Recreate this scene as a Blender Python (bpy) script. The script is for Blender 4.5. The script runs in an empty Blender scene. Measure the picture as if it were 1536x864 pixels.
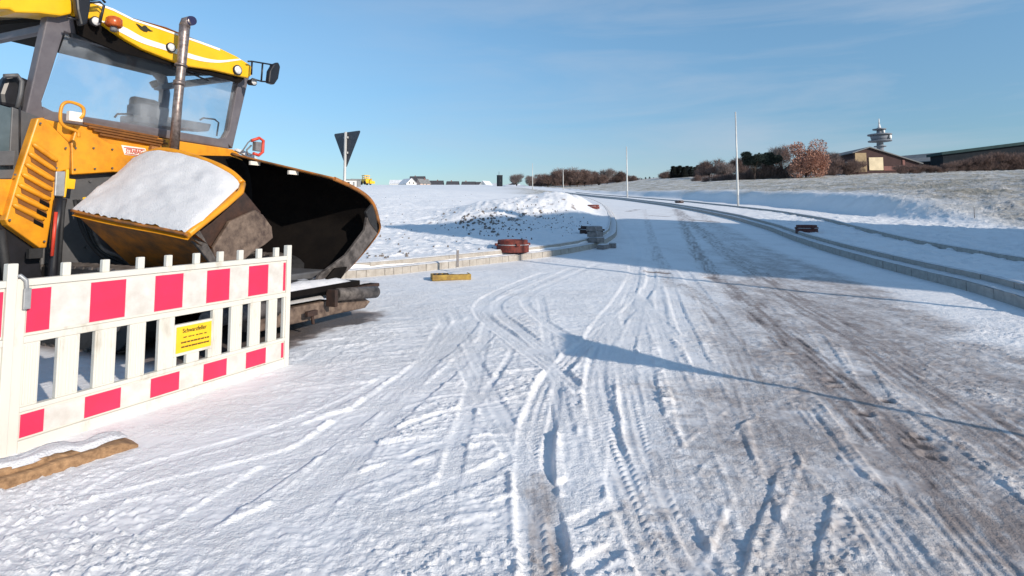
import bpy, bmesh, math, random
import numpy as np
from mathutils import Vector, Matrix, Euler
random.seed(7)
RNG = np.random.default_rng(11)
scene = bpy.context.scene
COL = scene.collection

# ------------------------------------------------------------------ camera geometry
F = 815.0; H0 = 1.37; P = math.radians(4.0); PY = 265.0
CP, SP = math.cos(P), math.sin(P)
def ray(px, py):
    a = (px-768.0)/F; b = (PY-py)/F
    return Vector((a, CP-b*SP, SP+b*CP))
def proj(v):
    x, y, z = v[0], v[1], v[2]-H0
    d = y*CP+z*SP; u = -y*SP+z*CP
    return (768+F*x/d, PY-F*u/d)

# ------------------------------------------------------------------ numpy noise
_perm = RNG.random((256, 256)).astype(np.float32)
def vnoise(x, y, ox=0, oy=0):
    xi = np.floor(x).astype(np.int64); yi = np.floor(y).astype(np.int64)
    fx = x-xi; fy = y-yi
    fx = fx*fx*fx*(fx*(fx*6-15)+10); fy = fy*fy*fy*(fy*(fy*6-15)+10)
    g = lambda i, j: _perm[(xi+i+ox) & 255, (yi+j+oy+((xi+i) >> 8)*37) & 255]
    return (g(0,0)*(1-fx)+g(1,0)*fx)*(1-fy)+(g(0,1)*(1-fx)+g(1,1)*fx)*fy
def fbm(x, y, n=4, ox=0, oy=0):
    s = 0; a = 1.0; t = 0
    for i in range(n):
        s = s+a*(vnoise(x*2**i+13.7*i, y*2**i+7.3*i, ox+i*17, oy+i*29)-0.5); t += a; a *= 0.5
    return s/t*2
def sstep(a, b, x):
    t = np.clip((x-a)/(b-a), 0, 1); return t*t*(3-2*t)

# ------------------------------------------------------------------ terrain
KL = np.array([(-60,8.2),(-14,9.1),(-6,9.9),(-3.1,10.9),(-1.1,12.75),(1.0,14.55),(2.7,16.8),(3.9,20.4),(5.0,26),(6.0,32),(7.1,39),(8.6,50),(10.0,64),(11.2,80),(11.9,95),(11,125),(4,180),(-10,240)], float)
KR = np.array([(3.2,-60),(4.6,-10),(5.6,0),(6.5,5),(7.15,7.5),(7.85,9.45),(8.55,13.2),(9.1,16.1),(9.9,19.5),(10.9,23),(12.5,30.5),(13.8,40),(14.8,52),(15.2,76),(13.2,105),(8,150),(-4,220)], float)
K2 = np.array([(7.2,-60),(7.6,-10),(8.2,0),(9.3,6),(10.5,11.1),(11.4,15.5),(13.0,20.5),(14.9,26),(16.6,34),(17.4,43),(18,55),(17.5,79),(15,105),(11,150),(-1,220)], float)
def _smooth(tab):
    ys = tab[:,1]; xs = tab[:,0]
    yy = np.concatenate([np.linspace(-60,6,80), np.geomspace(6.1,240,600)])
    v = np.interp(yy, ys, xs)
    for _ in range(60):
        v[1:-1] = 0.25*v[:-2]+0.5*v[1:-1]+0.25*v[2:]
    return yy, v
_kl = _smooth(KL); _kr = _smooth(KR); _k2 = _smooth(K2)
def latd(k, Y):
    f = np.interp(Y, k[0], k[1]); d = (np.interp(Y+.3, k[0], k[1])-np.interp(Y-.3, k[0], k[1]))/.6
    return f, 1/np.sqrt(1+d*d)
def eL(X, Y):
    f, c = latd(_kl, Y)
    e = (f-X)*c
    return np.where(Y < 8.2, -5.0, e)
def eR(X, Y):
    f, c = latd(_kr, Y); return (X-f)*c
def e2(X, Y):
    f, c = latd(_k2, Y); return (X-f)*c
KH = 0.27
def zroad(Y):
    s1 = 2.0*np.log1p(np.exp(np.clip((Y-10)/2.0, -30, 30))); s1 = np.where(Y > 60, Y-10, s1)
    s2 = 8.0*np.log1p(np.exp(np.clip((Y-100)/8.0, -30, 30))); s2 = np.where(Y > 300, Y-100, s2)
    s3 = np.maximum(Y-260, 0)
    return .052*s1+.015*s2-.07*s3
def terrain(X, Y):
    """large-scale height of the site, without the fine snow relief"""
    X = np.asarray(X, float); Y = np.asarray(Y, float)
    z = zroad(Y)
    l = eL(X, Y); r = eR(X, Y); q = e2(X, Y)
    z = z+KH*sstep(.12, .36, l)+KH*sstep(.12, .36, r)
    z = z+(1.55-.012*np.clip(X+15,0,30))*sstep(2, 32, l)*(1-sstep(70, 150, Y))
    # heaps of soil beside the left kerb
    on = sstep(.5, 2.6, l)
    def heap(cx, cy, rx, ry, h, p=2.0, rot=0):
        dx = X-cx; dy = Y-cy; c, s = math.cos(rot), math.sin(rot)
        a = (dx*c+dy*s)/rx; b = (-dx*s+dy*c)/ry
        return h*np.exp(-(a*a+b*b)**p)
    wob = fbm(X*.35, Y*.35, 3, 5, 9)
    z = z+on*(heap(0.9, 29.5, 3.6, 3.6, .92, 1.5)+heap(3.2, 33, 2.5, 4.6, .62, 1.5)+heap(-1.5, 24.2, 1.5, 1.3, .40, 1.2)+heap(4.9,41,2.8,5,.85,1.3)+heap(2.6,47,3,4,.5,1.2))*(1+.22*wob)
    z = z+on*sstep(3,8,l)*.10*fbm(X*.4, Y*.4, 3, 3, 1)*(1-sstep(80,150,Y))
    # hillside beyond the footpath
    far = sstep(20, 34, Y)
    z = z+sstep(1.5, 3.0, q)*(-.12)*far+1.25*sstep(4.2, 6.6+fbm(X*.15, Y*.15, 2, 1, 4)*1.2, q)*far*(1-.3*sstep(60,100,Y))+.45*sstep(5,16,q)*(1-far)
    qq = np.maximum(q-6.5, 0); qq = 62*(1-np.exp(-qq/62))*1.25; qq = np.minimum(qq, 62)
    z = z-((.07*qq+1.2*sstep(4,8,q))*(1-sstep(.08,.33,X/np.maximum(Y,1)))*sstep(80,140,Y))
    z = z+.07*qq+.18*fbm(X*.09, Y*.09, 3, 8, 2)*sstep(8, 25, q)
    return z
def tz(x, y):
    return float(terrain(np.array([x]), np.array([y]))[0])
def gp(px, py, lo=1.5, hi=400):
    """where the line of sight through that pixel meets the ground"""
    r = ray(px, py); t = np.geomspace(lo, hi, 4000)
    d = terrain(r.x*t, r.y*t)-(H0+r.z*t)
    i = int(np.argmax(d > 0)); t0 = t[i]
    return Vector((r.x*t0, r.y*t0, tz(r.x*t0, r.y*t0)))
def at(px, Y):
    r = ray(px, 300); t = Y/r.y
    return Vector((r.x*t, Y, tz(r.x*t, Y)))

# ------------------------------------------------------------------ materials
def newmat(name):
    m = bpy.data.materials.new(name); m.use_nodes = True
    nt = m.node_tree; b = nt.nodes['Principled BSDF']; return m, nt, b
def N(nt, t, **k):
    n = nt.nodes.new(t)
    for a, v in k.items():
        setattr(n, a, v)
    return n
def mat(name, c1, c2=None, rough=.6, scale=6.0, metal=0.0, bump=0.0, bscale=None, lo=.35, hi=.65, detail=5, coat=0, stretch=None, spec=.5):
    m, nt, b = newmat(name)
    b.inputs['Roughness'].default_value = rough; b.inputs['Metallic'].default_value = metal
    b.inputs['Specular IOR Level'].default_value = spec
    if coat: b.inputs['Coat Weight'].default_value = coat
    tc = N(nt, 'ShaderNodeTexCoord'); src = tc.outputs['Object']
    if stretch:
        mp = N(nt, 'ShaderNodeMapping'); mp.inputs['Scale'].default_value = stretch
        nt.links.new(src, mp.inputs['Vector']); src = mp.outputs['Vector']
    if c2 is None:
        c2 = tuple(x*.8 for x in c1)
    no = N(nt, 'ShaderNodeTexNoise'); no.inputs['Scale'].default_value = scale; no.inputs['Detail'].default_value = detail; no.inputs['Roughness'].default_value = .65
    nt.links.new(src, no.inputs['Vector'])
    cr = N(nt, 'ShaderNodeValToRGB'); cr.color_ramp.elements[0].position = lo; cr.color_ramp.elements[1].position = hi
    cr.color_ramp.elements[0].color = (*c2, 1); cr.color_ramp.elements[1].color = (*c1, 1)
    nt.links.new(no.outputs['Fac'], cr.inputs['Fac']); nt.links.new(cr.outputs['Color'], b.inputs['Base Color'])
    if bump:
        n2 = N(nt, 'ShaderNodeTexNoise'); n2.inputs['Scale'].default_value = bscale or scale*4; n2.inputs['Detail'].default_value = 6
        nt.links.new(src, n2.inputs['Vector'])
        bp = N(nt, 'ShaderNodeBump'); bp.inputs['Strength'].default_value = 1.0; bp.inputs['Distance'].default_value = bump
        nt.links.new(n2.outputs['Fac'], bp.inputs['Height']); nt.links.new(bp.outputs['Normal'], b.inputs['Normal'])
    return m
M = {}
M['snow'] = mat('snow', (.70,.70,.72), (.60,.61,.64), .6, 9, bump=.010, bscale=85)
M['white_plastic'] = mat('white_plastic', (.64,.62,.56), (.42,.38,.31), .45, 6, bump=.0006, bscale=60, lo=.25, hi=.44, stretch=(1,1,.35))
M['pink_sheet'] = mat('pink_sheet', (.80,.030,.095), (.66,.028,.08), .4, 6)
M['white_sheet'] = mat('white_sheet', (.66,.64,.61), (.54,.51,.47), .4, 9)
M['sign_yellow'] = mat('sign_yellow', (.88,.55,.02), (.80,.48,.015), .45, 9)
M['black_ink'] = mat('black_ink', (.03,.025,.01), None, .6)
M['brown_ink'] = mat('brown_ink', (.12,.06,.01), None, .6)
M['galv'] = mat('galvanised', (.42,.43,.44), (.30,.31,.32), .5, 14, metal=.5)
M['pole_metal'] = mat('pole_metal', (.60,.60,.58), (.50,.50,.49), .5, 3, metal=.2)
M['machine_orange'] = mat('machine_orange', (.76,.31,.012), (.50,.19,.012), .42, 3.2, bump=.0015, bscale=30, lo=.3, hi=.55, detail=9)
M['machine_yellow'] = mat('machine_yellow', (.86,.48,.010), (.78,.42,.01), .38, 5, lo=.25, hi=.6)
M['dirty_shaded_orange'] = mat('dirty_shaded_orange', (.50,.17,.02), (.15,.075,.03), .6, 5, bump=.004, bscale=35, lo=.35, hi=.7)
M['slat_and_shade_brown'] = mat('slat_and_shade_brown', (.22,.08,.01), (.14,.05,.01), .7, 8)
M['hopper_black'] = mat('hopper_black', (.008,.006,.005), (.004,.003,.003), .85, 6, bump=.004, spec=.15)
M['worn_steel'] = mat('worn_steel', (.16,.14,.13), (.045,.038,.035), .62, 9, metal=.2, bump=.004, bscale=40)
M['brown_steel'] = mat('brown_steel', (.20,.145,.11), (.055,.035,.028), .7, 8, bump=.005, bscale=30)
M['dark_brown_steel'] = mat('dark_brown_steel', (.06,.028,.018), (.02,.012,.01), .75, 7, bump=.005, bscale=30)
M['machine_grey'] = mat('machine_grey', (.105,.105,.11), (.075,.075,.08), .5, 6)
M['cab_grey'] = mat('cab_grey', (.15,.14,.155), (.115,.105,.12), .45, 6)
M['teal_grey'] = mat('teal_grey', (.085,.12,.14), (.06,.09,.105), .5, 6)
M['black_rubber'] = mat('black_rubber', (.022,.022,.024), (.012,.012,.013), .7, 15, bump=.002)
M['black_plastic'] = mat('black_plastic', (.015,.015,.02), (.01,.01,.012), .4, 8)
M['pipe_metal'] = mat('pipe_metal', (.34,.29,.27), (.15,.115,.11), .42, 22, metal=.65, bump=.001)
M['pipe_blue'] = mat('pipe_blue', (.012,.015,.07), None, .4)
M['glass_lamp'] = mat('lamp_glass', (.85,.85,.82), (.5,.5,.5), .15, 30)
M['amber'] = mat('amber', (.55,.12,.02), (.35,.06,.01), .3, 20)
M['red_paint'] = mat('red_paint', (.65,.06,.03), (.5,.04,.02), .45, 8)
M['console_grey'] = mat('console_grey', (.20,.20,.21), (.13,.13,.14), .6, 9)
M['label_white'] = mat('label_white', (.85,.80,.72), None, .5)
M['swoosh_white'] = mat('swoosh_white', (.88,.86,.80), (.84,.80,.70), .4)
M['rust_red'] = mat('rust_red', (.20,.032,.02), (.07,.016,.013), .75, 14, bump=.004)
M['rust_mid'] = mat('rust_mid', (.13,.035,.03), (.04,.015,.014), .75, 14, bump=.004)
M['rust_dark'] = mat('rust_dark', (.055,.022,.018), (.02,.01,.01), .8, 14, bump=.004)
M['wood_brown'] = mat('wood_brown', (.42,.25,.13), (.16,.09,.045), .85, 5, bump=.006, bscale=18, stretch=(1,6,6), lo=.3, hi=.7)
M['kerb_light'] = mat('kerb_light', (.43,.40,.36), (.33,.30,.265), .85, 9, bump=.004, bscale=50)
M['kerb_grey'] = mat('kerb_grey', (.40,.38,.36), (.30,.285,.27), .85, 9, bump=.004, bscale=50)
M['stone'] = mat('stone', (.27,.25,.25), (.15,.135,.13), .85, 12, bump=.006)
M['clod'] = mat('clod', (.22,.195,.185), (.10,.088,.082), .9, 12, bump=.01)
M['sign_back'] = mat('sign_back', (.055,.065,.085), (.04,.048,.065), .5, 8)
M['box_yellow'] = mat('box_yellow', (.40,.26,.05), (.22,.13,.03), .7, 9, bump=.003)
M['box_dark'] = mat('box_dark', (.08,.05,.035), None, .8)
M['wall_white'] = mat('wall_white', (.72,.70,.66), (.66,.64,.6), .8, 1)
M['wall_pink'] = mat('wall_pink', (.62,.46,.38), (.55,.4,.33), .8, 1)
M['wall_brown'] = mat('wall_brown', (.085,.055,.055), (.07,.045,.045), .85, 1, spec=.1)
M['wall_brick'] = mat('wall_brick', (.26,.12,.10), (.2,.09,.08), .85, 3)
M['wall_ochre'] = mat('wall_ochre', (.46,.34,.2), (.3,.22,.13), .85, 1)
M['wall_dark'] = mat('wall_dark', (.020,.026,.034), (.014,.018,.024), .8, 1, spec=.1)
M['door_cream'] = mat('door_cream', (.80,.66,.44), None, .7, 1)
M['roof_dark'] = mat('roof_dark', (.09,.09,.10), (.06,.06,.07), .8, 1.5, spec=.1)
M['roof_grey'] = mat('roof_grey', (.24,.245,.25), (.19,.195,.2), .75, .6, spec=.1)
M['roof_snow'] = mat('roof_snow', (.75,.77,.82), (.55,.57,.6), .7, .8)
M['roof_green'] = mat('roof_green', (.03,.06,.065), (.02,.045,.05), .6, 1, spec=.1)
M['window_glass'] = mat('window_glass', (.03,.035,.045), None, .15, 1)
M['concrete_tower'] = mat('concrete_tower', (.20,.22,.26), (.17,.19,.23), .8, .3)
M['tower_white'] = mat('tower_white', (.75,.75,.75), None, .6, 1)
M['bark'] = mat('bark', (.09,.065,.05), (.05,.035,.03), .9, 5, bump=.02)
M['twig_brown'] = mat('twig_brown', (.21,.145,.13), (.13,.09,.08), .9, .6)
M['twig_grey'] = mat('twig_grey', (.24,.195,.185), (.15,.12,.115), .9, .6)
M['twig_red'] = mat('twig_red', (.21,.14,.12), (.13,.088,.078), .9, .6)
M['leaf_russet'] = mat('leaf_russet', (.46,.25,.185), (.34,.18,.135), .8, .55)
M['needle'] = mat('needle', (.03,.042,.032), (.015,.022,.018), .85, .8)
M['needle_pine'] = mat('needle_pine', (.035,.055,.045), (.02,.032,.03), .85, .8)
def glass_mat():
    m, nt, b = newmat('cab_glass'); nt.nodes.remove(b)
    tr = N(nt, 'ShaderNodeBsdfTransparent'); tr.inputs['Color'].default_value = (.86,.90,.93,1)
    gl = N(nt, 'ShaderNodeBsdfGlossy'); gl.inputs['Roughness'].default_value = .04
    df = N(nt, 'ShaderNodeBsdfDiffuse'); df.inputs['Color'].default_value = (.62,.66,.72,1)
    fr = N(nt, 'ShaderNodeFresnel'); fr.inputs['IOR'].default_value = 1.45
    tc = N(nt, 'ShaderNodeTexCoord'); no = N(nt, 'ShaderNodeTexNoise'); no.inputs['Scale'].default_value = 1.7; no.inputs['Detail'].default_value = 5
    nt.links.new(tc.outputs['Object'], no.inputs['Vector'])
    cr = N(nt, 'ShaderNodeValToRGB'); cr.color_ramp.elements[0].position = .45; cr.color_ramp.elements[1].position = .75
    cr.color_ramp.elements[0].color = (.03,)*3+(1,); cr.color_ramp.elements[1].color = (.28,)*3+(1,)
    nt.links.new(no.outputs['Fac'], cr.inputs['Fac'])
    m1 = N(nt, 'ShaderNodeMixShader'); m2 = N(nt, 'ShaderNodeMixShader'); o = nt.nodes['Material Output']
    nt.links.new(fr.outputs[0], m1.inputs[0]); nt.links.new(tr.outputs[0], m1.inputs[1]); nt.links.new(gl.outputs[0], m1.inputs[2])
    nt.links.new(cr.outputs['Color'], m2.inputs[0]); nt.links.new(m1.outputs[0], m2.inputs[1]); nt.links.new(df.outputs[0], m2.inputs[2])
    nt.links.new(m2.outputs[0], o.inputs['Surface'])
    return m
M['glass'] = glass_mat()

# ------------------------------------------------------------------ mesh builder
def tag(o, label=None, cat=None, group=None, kind=None):
    if label: o['label'] = label
    if cat: o['category'] = cat
    if group: o['group'] = group
    if kind: o['kind'] = kind
    return o
def empty(name, loc, rz=0, label=None, cat=None, group=None):
    o = bpy.data.objects.new(name, None); COL.objects.link(o); o.empty_display_size = .2
    o.location = loc; o.rotation_euler = (0, 0, rz)
    return tag(o, label, cat, group)
class MB:
    def __init__(s): s.v = []; s.f = []; s.sm = []; s.mi = []; s.cur = 0
    def add(s, vs, fs, smooth=False):
        b = len(s.v); s.v += [tuple(v) for v in vs]
        for f in fs:
            s.f.append([b+i for i in f]); s.sm.append(smooth); s.mi.append(s.cur)
        return s
    def box(s, c, d, rz=0, ry=0, rx=0):
        R = Euler((rx, ry, rz)).to_matrix(); c = Vector(c)
        vs = [c+R@Vector((x*d[0]/2, y*d[1]/2, z*d[2]/2)) for x in (-1,1) for y in (-1,1) for z in (-1,1)]
        return s.add(vs, [(0,1,3,2),(4,6,7,5),(0,4,5,1),(2,3,7,6),(0,2,6,4),(1,5,7,3)])
    def prism(s, pts, vec):
        n = len(pts); vec = Vector(vec); a = [Vector(p) for p in pts]; b = [p+vec for p in a]
        fs = [list(range(n)), list(range(2*n-1, n-1, -1))]+[(i, n+i, n+(i+1) % n, (i+1) % n) for i in range(n)]
        return s.add(a+b, fs)
    def tube(s, pts, r, n=10, caps=True):
        pts = [Vector(p) for p in pts]; m = len(pts)
        rs = r if isinstance(r, (list, tuple)) else [r]*m
        vs = []; prev = None
        for i, p in enumerate(pts):
            t = (pts[min(i+1, m-1)]-pts[max(i-1, 0)]).normalized()
            if prev is None:
                a = t.orthogonal().normalized()
            else:
                a = (prev-t*prev.dot(t)).normalized()
            prev = a; b = t.cross(a)
            vs += [p+(a*math.cos(2*math.pi*k/n)+b*math.sin(2*math.pi*k/n))*rs[i] for k in range(n)]
        fs = [(i*n+k, i*n+(k+1) % n, (i+1)*n+(k+1) % n, (i+1)*n+k) for i in range(m-1) for k in range(n)]
        s.add(vs, fs, True)
        if caps:
            b0 = len(s.v)-len(vs)
            s.f.append([b0+k for k in range(n)][::-1]); s.sm.append(False); s.mi.append(s.cur)
            s.f.append([b0+(m-1)*n+k for k in range(n)]); s.sm.append(False); s.mi.append(s.cur)
        return s
    def grid(s, rows, smooth=True):
        n = len(rows[0]); vs = [v for r in rows for v in r]
        return s.add(vs, [(i*n+j, i*n+j+1, (i+1)*n+j+1, (i+1)*n+j) for i in range(len(rows)-1) for j in range(n-1)], smooth)
    def build(s, name, mats, parent=None, bevel=0, loc=None, rz=0, fix=True):
        me = bpy.data.meshes.new(name); me.from_pydata(s.v, [], s.f)
        ms = mats if isinstance(mats, (list, tuple)) else [mats]
        for m in ms: me.materials.append(M[m] if isinstance(m, str) else m)
        me.polygons.foreach_set('use_smooth', s.sm); me.polygons.foreach_set('material_index', s.mi)
        if fix:
            bm = bmesh.new(); bm.from_mesh(me); bmesh.ops.recalc_face_normals(bm, faces=bm.faces); bm.to_mesh(me); bm.free()
        me.update()
        o = bpy.data.objects.new(name, me); COL.objects.link(o)
        if parent: o.parent = parent
        if loc is not None: o.location = loc
        o.rotation_euler = (0, 0, rz)
        if bevel:
            b = o.modifiers.new('bevel', 'BEVEL'); b.width = bevel; b.segments = 2; b.limit_method = 'ANGLE'; b.angle_limit = math.radians(40)
        return o
def copy_tree(o, parent=None):
    c = o.copy(); COL.objects.link(c)
    if parent: c.parent = parent
    for ch in list(o.children): copy_tree(ch, c)
    return c
def catmull(pts, n=8):
    P_ = [np.array(p, float) for p in pts]; P_ = [2*P_[0]-P_[1]]+P_+[2*P_[-1]-P_[-2]]; out = []
    for i in range(1, len(P_)-2):
        for k in range(n):
            t = k/n; a, b, c, d = P_[i-1:i+3]
            out.append(.5*((2*b)+(-a+c)*t+(2*a-5*b+4*c-d)*t*t+(-a+3*b-3*c+d)*t**3))
    out.append(P_[-2]); return out
def text_obj(body, size, matname, parent, name, M4, sx=1.0, depth=.001, bold=0):
    cu = bpy.data.curves.new('txt', 'FONT'); cu.body = body; cu.size = size; cu.extrude = depth; cu.align_x = 'CENTER'; cu.align_y = 'CENTER'; cu.offset = bold
    t = bpy.data.objects.new('txt', cu); COL.objects.link(t)
    dg = bpy.context.evaluated_depsgraph_get(); me = bpy.data.meshes.new_from_object(t.evaluated_get(dg))
    bpy.data.objects.remove(t)
    me.transform(M4@Matrix.Diagonal((sx,1,1,1))); me.materials.clear(); me.materials.append(M[matname])
    o = bpy.data.objects.new(name, me); COL.objects.link(o); o.parent = parent; return o

# ------------------------------------------------------------------ ground with the snow relief
def near_pt(px, py):
    r = ray(px, py); t = -H0/r.z if r.z < 0 else 40
    for _ in range(30):
        t = (zroad(np.array(r.y*t))-H0)/r.z if r.z < -1e-4 else t
        t = float(np.clip(t, .5, 60))
    return (r.x*t, r.y*t)
rate = .0026
rows = []
y = 1.15
while y < 15: rows.append(y); y += (y+.6)*rate
while y < 60: rows.append(y); y += (y+.6)*.0055
while y < 330: rows.append(y); y += y*.012
while y < 6000: rows.append(y); y += y*.12
back = []; y = 1.15; d = .02
while y > -90: y -= d; d *= 1.12; back.append(y)
rows = np.array(back[::-1]+rows)
kc = np.arange(-1.12, 1.12, rate*1.05)
ext = []; k = kc[-1]; d = .004
while k < 45: k += d; d *= 1.13; ext.append(k)
kk = np.concatenate([-np.array(ext[::-1])*1.0, kc, np.array(ext)])
wrow = np.where(rows > .5, rows+.6, 1.1+(.5-rows)*1.2)
YY, KK = np.meshgrid(rows, kk, indexing='ij'); XX = KK*wrow[:, None]
XX = np.clip(XX, -9000, 9000)
nr, nc = XX.shape
Z = terrain(XX, YY)
vx = XX.ravel(); vy = YY.ravel(); Zf = Z.ravel()
le = eL(vx, vy); re_ = eR(vx, vy); qe = e2(vx, vy)
dirt = np.zeros_like(Zf); grass = np.zeros_like(Zf)
near = np.nonzero((vy > .6) & (vy < 45) & (np.abs(vx) < 1.2*vy+1.5))[0]
nx, ny = vx[near], vy[near]
roadm = (1-sstep(-.25, .0, eL(nx, ny)))*(1-sstep(-.25, .0, eR(nx, ny)))
relief = np.zeros_like(nx); ndirt = np.zeros_like(nx)
fade = 1-sstep(14, 40, ny)
# base roughness of the trodden snow; smoother beside the barrier
px_n = nx/ny; smooth_zone = 1-sstep(-.62, -.15, px_n)*1.0
smooth_zone = smooth_zone*sstep(2.5, 3.4, ny+(nx+2)*.5)
rough = 1-.80*smooth_zone
rough_far = 1-sstep(4.5, 9, ny)*.55
lump = np.abs(fbm(nx*5.5+ny*2.0, ny*7-nx*2.0, 4, 2, 6))
fine = fbm(nx*26, ny*26, 3, 9, 3)
crumb = np.maximum(fbm(nx*42+3, ny*42, 2, 4, 8)-.12, 0)
relief += rough*rough_far*(.008*lump+.0075*fine+.022*crumb*sstep(-.1,.5,fbm(nx*1.1, ny*1.1, 2, 31, 8)+.25))+.009*fbm(nx*.9, ny*.9, 3, 7, 7)+.006*np.maximum(fbm(nx*17+5, ny*17, 3, 14, 5)-.05, 0)*rough+.002*fbm(nx*9,ny*9,3,1,2)
# wind/scrape ridges running up to the right on the left foreground
dirx = (nx*.80-ny*.6); dira = (nx*.6+ny*.80)
def ridges(u, v, su, sv, thr, ox):
    n_ = fbm(u*su, v*sv, 3, ox, ox+3); return np.maximum(n_-thr, 0)
zone = sstep(-.9, -.3, px_n)*(1-sstep(.25, .7, px_n))*(1-sstep(5, 8.5, ny))
ua = nx*.92+ny*.40; va = -nx*.40+ny*.92
relief += zone*.032*ridges(ua, va, 1.5, 9, .12, 40)*(.5+.5*sstep(-.2,.3,fbm(nx*1.5, ny*1.5, 2, 77, 3)))*(1-.5*smooth_zone)
relief += (1-zone*.6)*.010*ridges(ua, va, 2.2, 8, .16, 60)*rough_far
# soft drift blocks pushed up by the wheels
def seg_field(pts, n=6):
    """lateral offset and arc length to a smooth curve, for the vertices near it"""
    c = np.array(catmull(pts, n)); c = c[:, :2]
    return c
def apply_curve(c, reach):
    lo = c.min(0)-reach; hi = c.max(0)+reach
    ids = np.nonzero((nx > lo[0]) & (nx < hi[0]) & (ny > lo[1]) & (ny < hi[1]))[0]
    if not len(ids): return ids, None, None, None
    X, Y = nx[ids], ny[ids]; best = np.full(len(ids), 1e9); lat = np.zeros(len(ids)); arc = np.zeros(len(ids)); s0 = 0
    tot = np.linalg.norm(np.diff(c, axis=0), axis=1).sum()
    for a, b in zip(c[:-1], c[1:]):
        d = b-a; L = float(np.hypot(*d));
        if L < 1e-6: continue
        m = (X > min(a[0], b[0])-reach) & (X < max(a[0], b[0])+reach) & (Y > min(a[1], b[1])-reach) & (Y < max(a[1], b[1])+reach)
        j = np.nonzero(m)[0]
        if len(j):
            t = ((X[j]-a[0])*d[0]+(Y[j]-a[1])*d[1])/(L*L); tc = np.clip(t, 0, 1)
            dx = X[j]-a[0]-tc*d[0]; dy = Y[j]-a[1]-tc*d[1]; dd = np.hypot(dx, dy)
            better = dd < best[j]; jj = j[better]
            best[jj] = dd[better]; sg = np.sign(d[0]*dy-d[1]*dx)[better]; lat[jj] = sg*dd[better]; arc[jj] = s0+tc[better]*L
        s0 += L
    ok = best < reach
    return ids[ok], lat[ok], arc[ok], tot
def track(px_pts, w=.2, depth=.016, ridge=.008, tread=1, dirty=0.0, ends=.25, grooves=0, world=False):
    global relief, ndirt
    pts = px_pts if world else [near_pt(*p) for p in px_pts]
    c = seg_field(pts); ids, lat, arc, tot = apply_curve(c, w*.5+.10)
    if lat is None or not len(ids): return
    wob = .012*fbm(arc*2.2, arc*0+3.3, 2, int(w*100), 5)
    a = np.abs(lat+wob); hw = w/2
    env = sstep(0, ends, arc)*(1-sstep(tot-ends, tot, arc))
    env = env*(.72+.28*sstep(-.3,.3,fbm(arc*1.3, lat*0+1.1, 2, 3, int(depth*4000))))
    inside = 1-sstep(hw-.010, hw+.005, a)
    rid = np.exp(-((a-hw-.016)/.013)**2)*(.45+.9*np.clip(.5+fbm(nx[ids]*7, ny[ids]*7, 3, 12, 1), 0, 1.4))
    depth = depth*.68; ridge = ridge*.62
    h = -depth*inside+ridge*rid
    # flatten what lay under the tyre
    keep = 1-.8*inside*env
    relief[ids] = relief[ids]*keep
    if tread:
        step = .055 if tread == 1 else .11
        ph = arc/step+np.abs(lat)/step*(1.0 if tread == 1 else .0)
        bl = sstep(.25, .5, np.abs((ph % 1)-.5)*2)
        if tread == 1:
            bl = bl*sstep(.010, .022, np.abs(((lat+hw) % .062)-.031))
        h = h+inside*bl*depth*.62*sstep(.0, .12, arc)*(.35+.65*sstep(-.2,.25,fbm(nx[ids]*2.3, ny[ids]*2.3, 2, 22, 9)))
    if grooves:
        g = np.abs(((lat/w*grooves) % 1)-.5)*2
        h = h+inside*depth*.7*sstep(.35, .75, g)
    relief[ids] += h*env
    ndirt[ids] = np.maximum(ndirt[ids], dirty*inside*env*(.55+.45*fbm(lat*30, arc*3, 3, 6, 2)))
def dirtband(px_pts, w, s, ends=.5, world=False):
    global relief, ndirt
    pts = px_pts if world else [near_pt(*p) for p in px_pts]
    c = seg_field(pts); ids, lat, arc, tot = apply_curve(c, w*.9+.1)
    if lat is None or not len(ids): return
    env = sstep(0, ends, arc)*(1-sstep(tot-ends, tot, arc))
    a = np.abs(lat)/(w/2)+.35*fbm(lat*9, arc*.8, 3, 50, 2)+.25*fbm(nx[ids]*6, ny[ids]*6, 3, 5, 2)
    pr = 1-sstep(.35, 1.25, a)
    val = s*pr*env*(.72+.55*fbm(lat*26, arc*1.6, 3, 8, 8)+.3*fbm(nx[ids]*14, ny[ids]*14, 3, 8, 9))
    val = val*(1-.27*sstep(7, 14, ny[ids]))
    ndirt[ids] = np.maximum(ndirt[ids], val)
    relief[ids] = relief[ids]*(1-.55*pr*env)-.006*pr*env
# --- general dirt on the driven lane, right of the middle
lane = sstep(.20, .46, px_n+.12*fbm(nx*.8, ny*.5, 3, 3, 3))*(1-sstep(-1.6, -.9, eR(nx, ny)))*sstep(0,.6,roadm)
laned = lane*(.60+.28*fbm(nx*3+ny*1.5, ny*2.2-nx*2.0, 4, 14, 3)+.22*fbm(nx*18, ny*18, 3, 4, 14))
laned *= 1-.2*sstep(9, 16, ny)
ndirt = np.maximum(ndirt, laned)
ndirt = np.maximum(ndirt, roadm*(.17+.2*fbm(nx*1.3+2, ny*1.3, 4, 61, 3))*(1-.7*smooth_zone))
lowc = sstep(.12,.3,px_n+.1*fbm(nx*2,ny*2,2,2,2))*(1-sstep(4.2,5.2,ny))
ndirt = np.maximum(ndirt, lowc*(.46+.28*fbm(nx*16, ny*16, 3, 44, 14)))
dirtband([(985,325),(1010,345),(1050,385),(1090,425),(1150,480),(1230,550),(1320,625),(1420,720),(1536,850),(1600,930)], .55, 1.12)
dirtband([(940,318),(1000,335),(1080,370),(1130,405),(1200,455),(1290,505),(1400,580),(1536,680),(1650,760)], .80, 1.05)
dirtband([(1040,345),(1130,385),(1250,450),(1380,510),(1536,580),(1650,640)], .8, .75)
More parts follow.
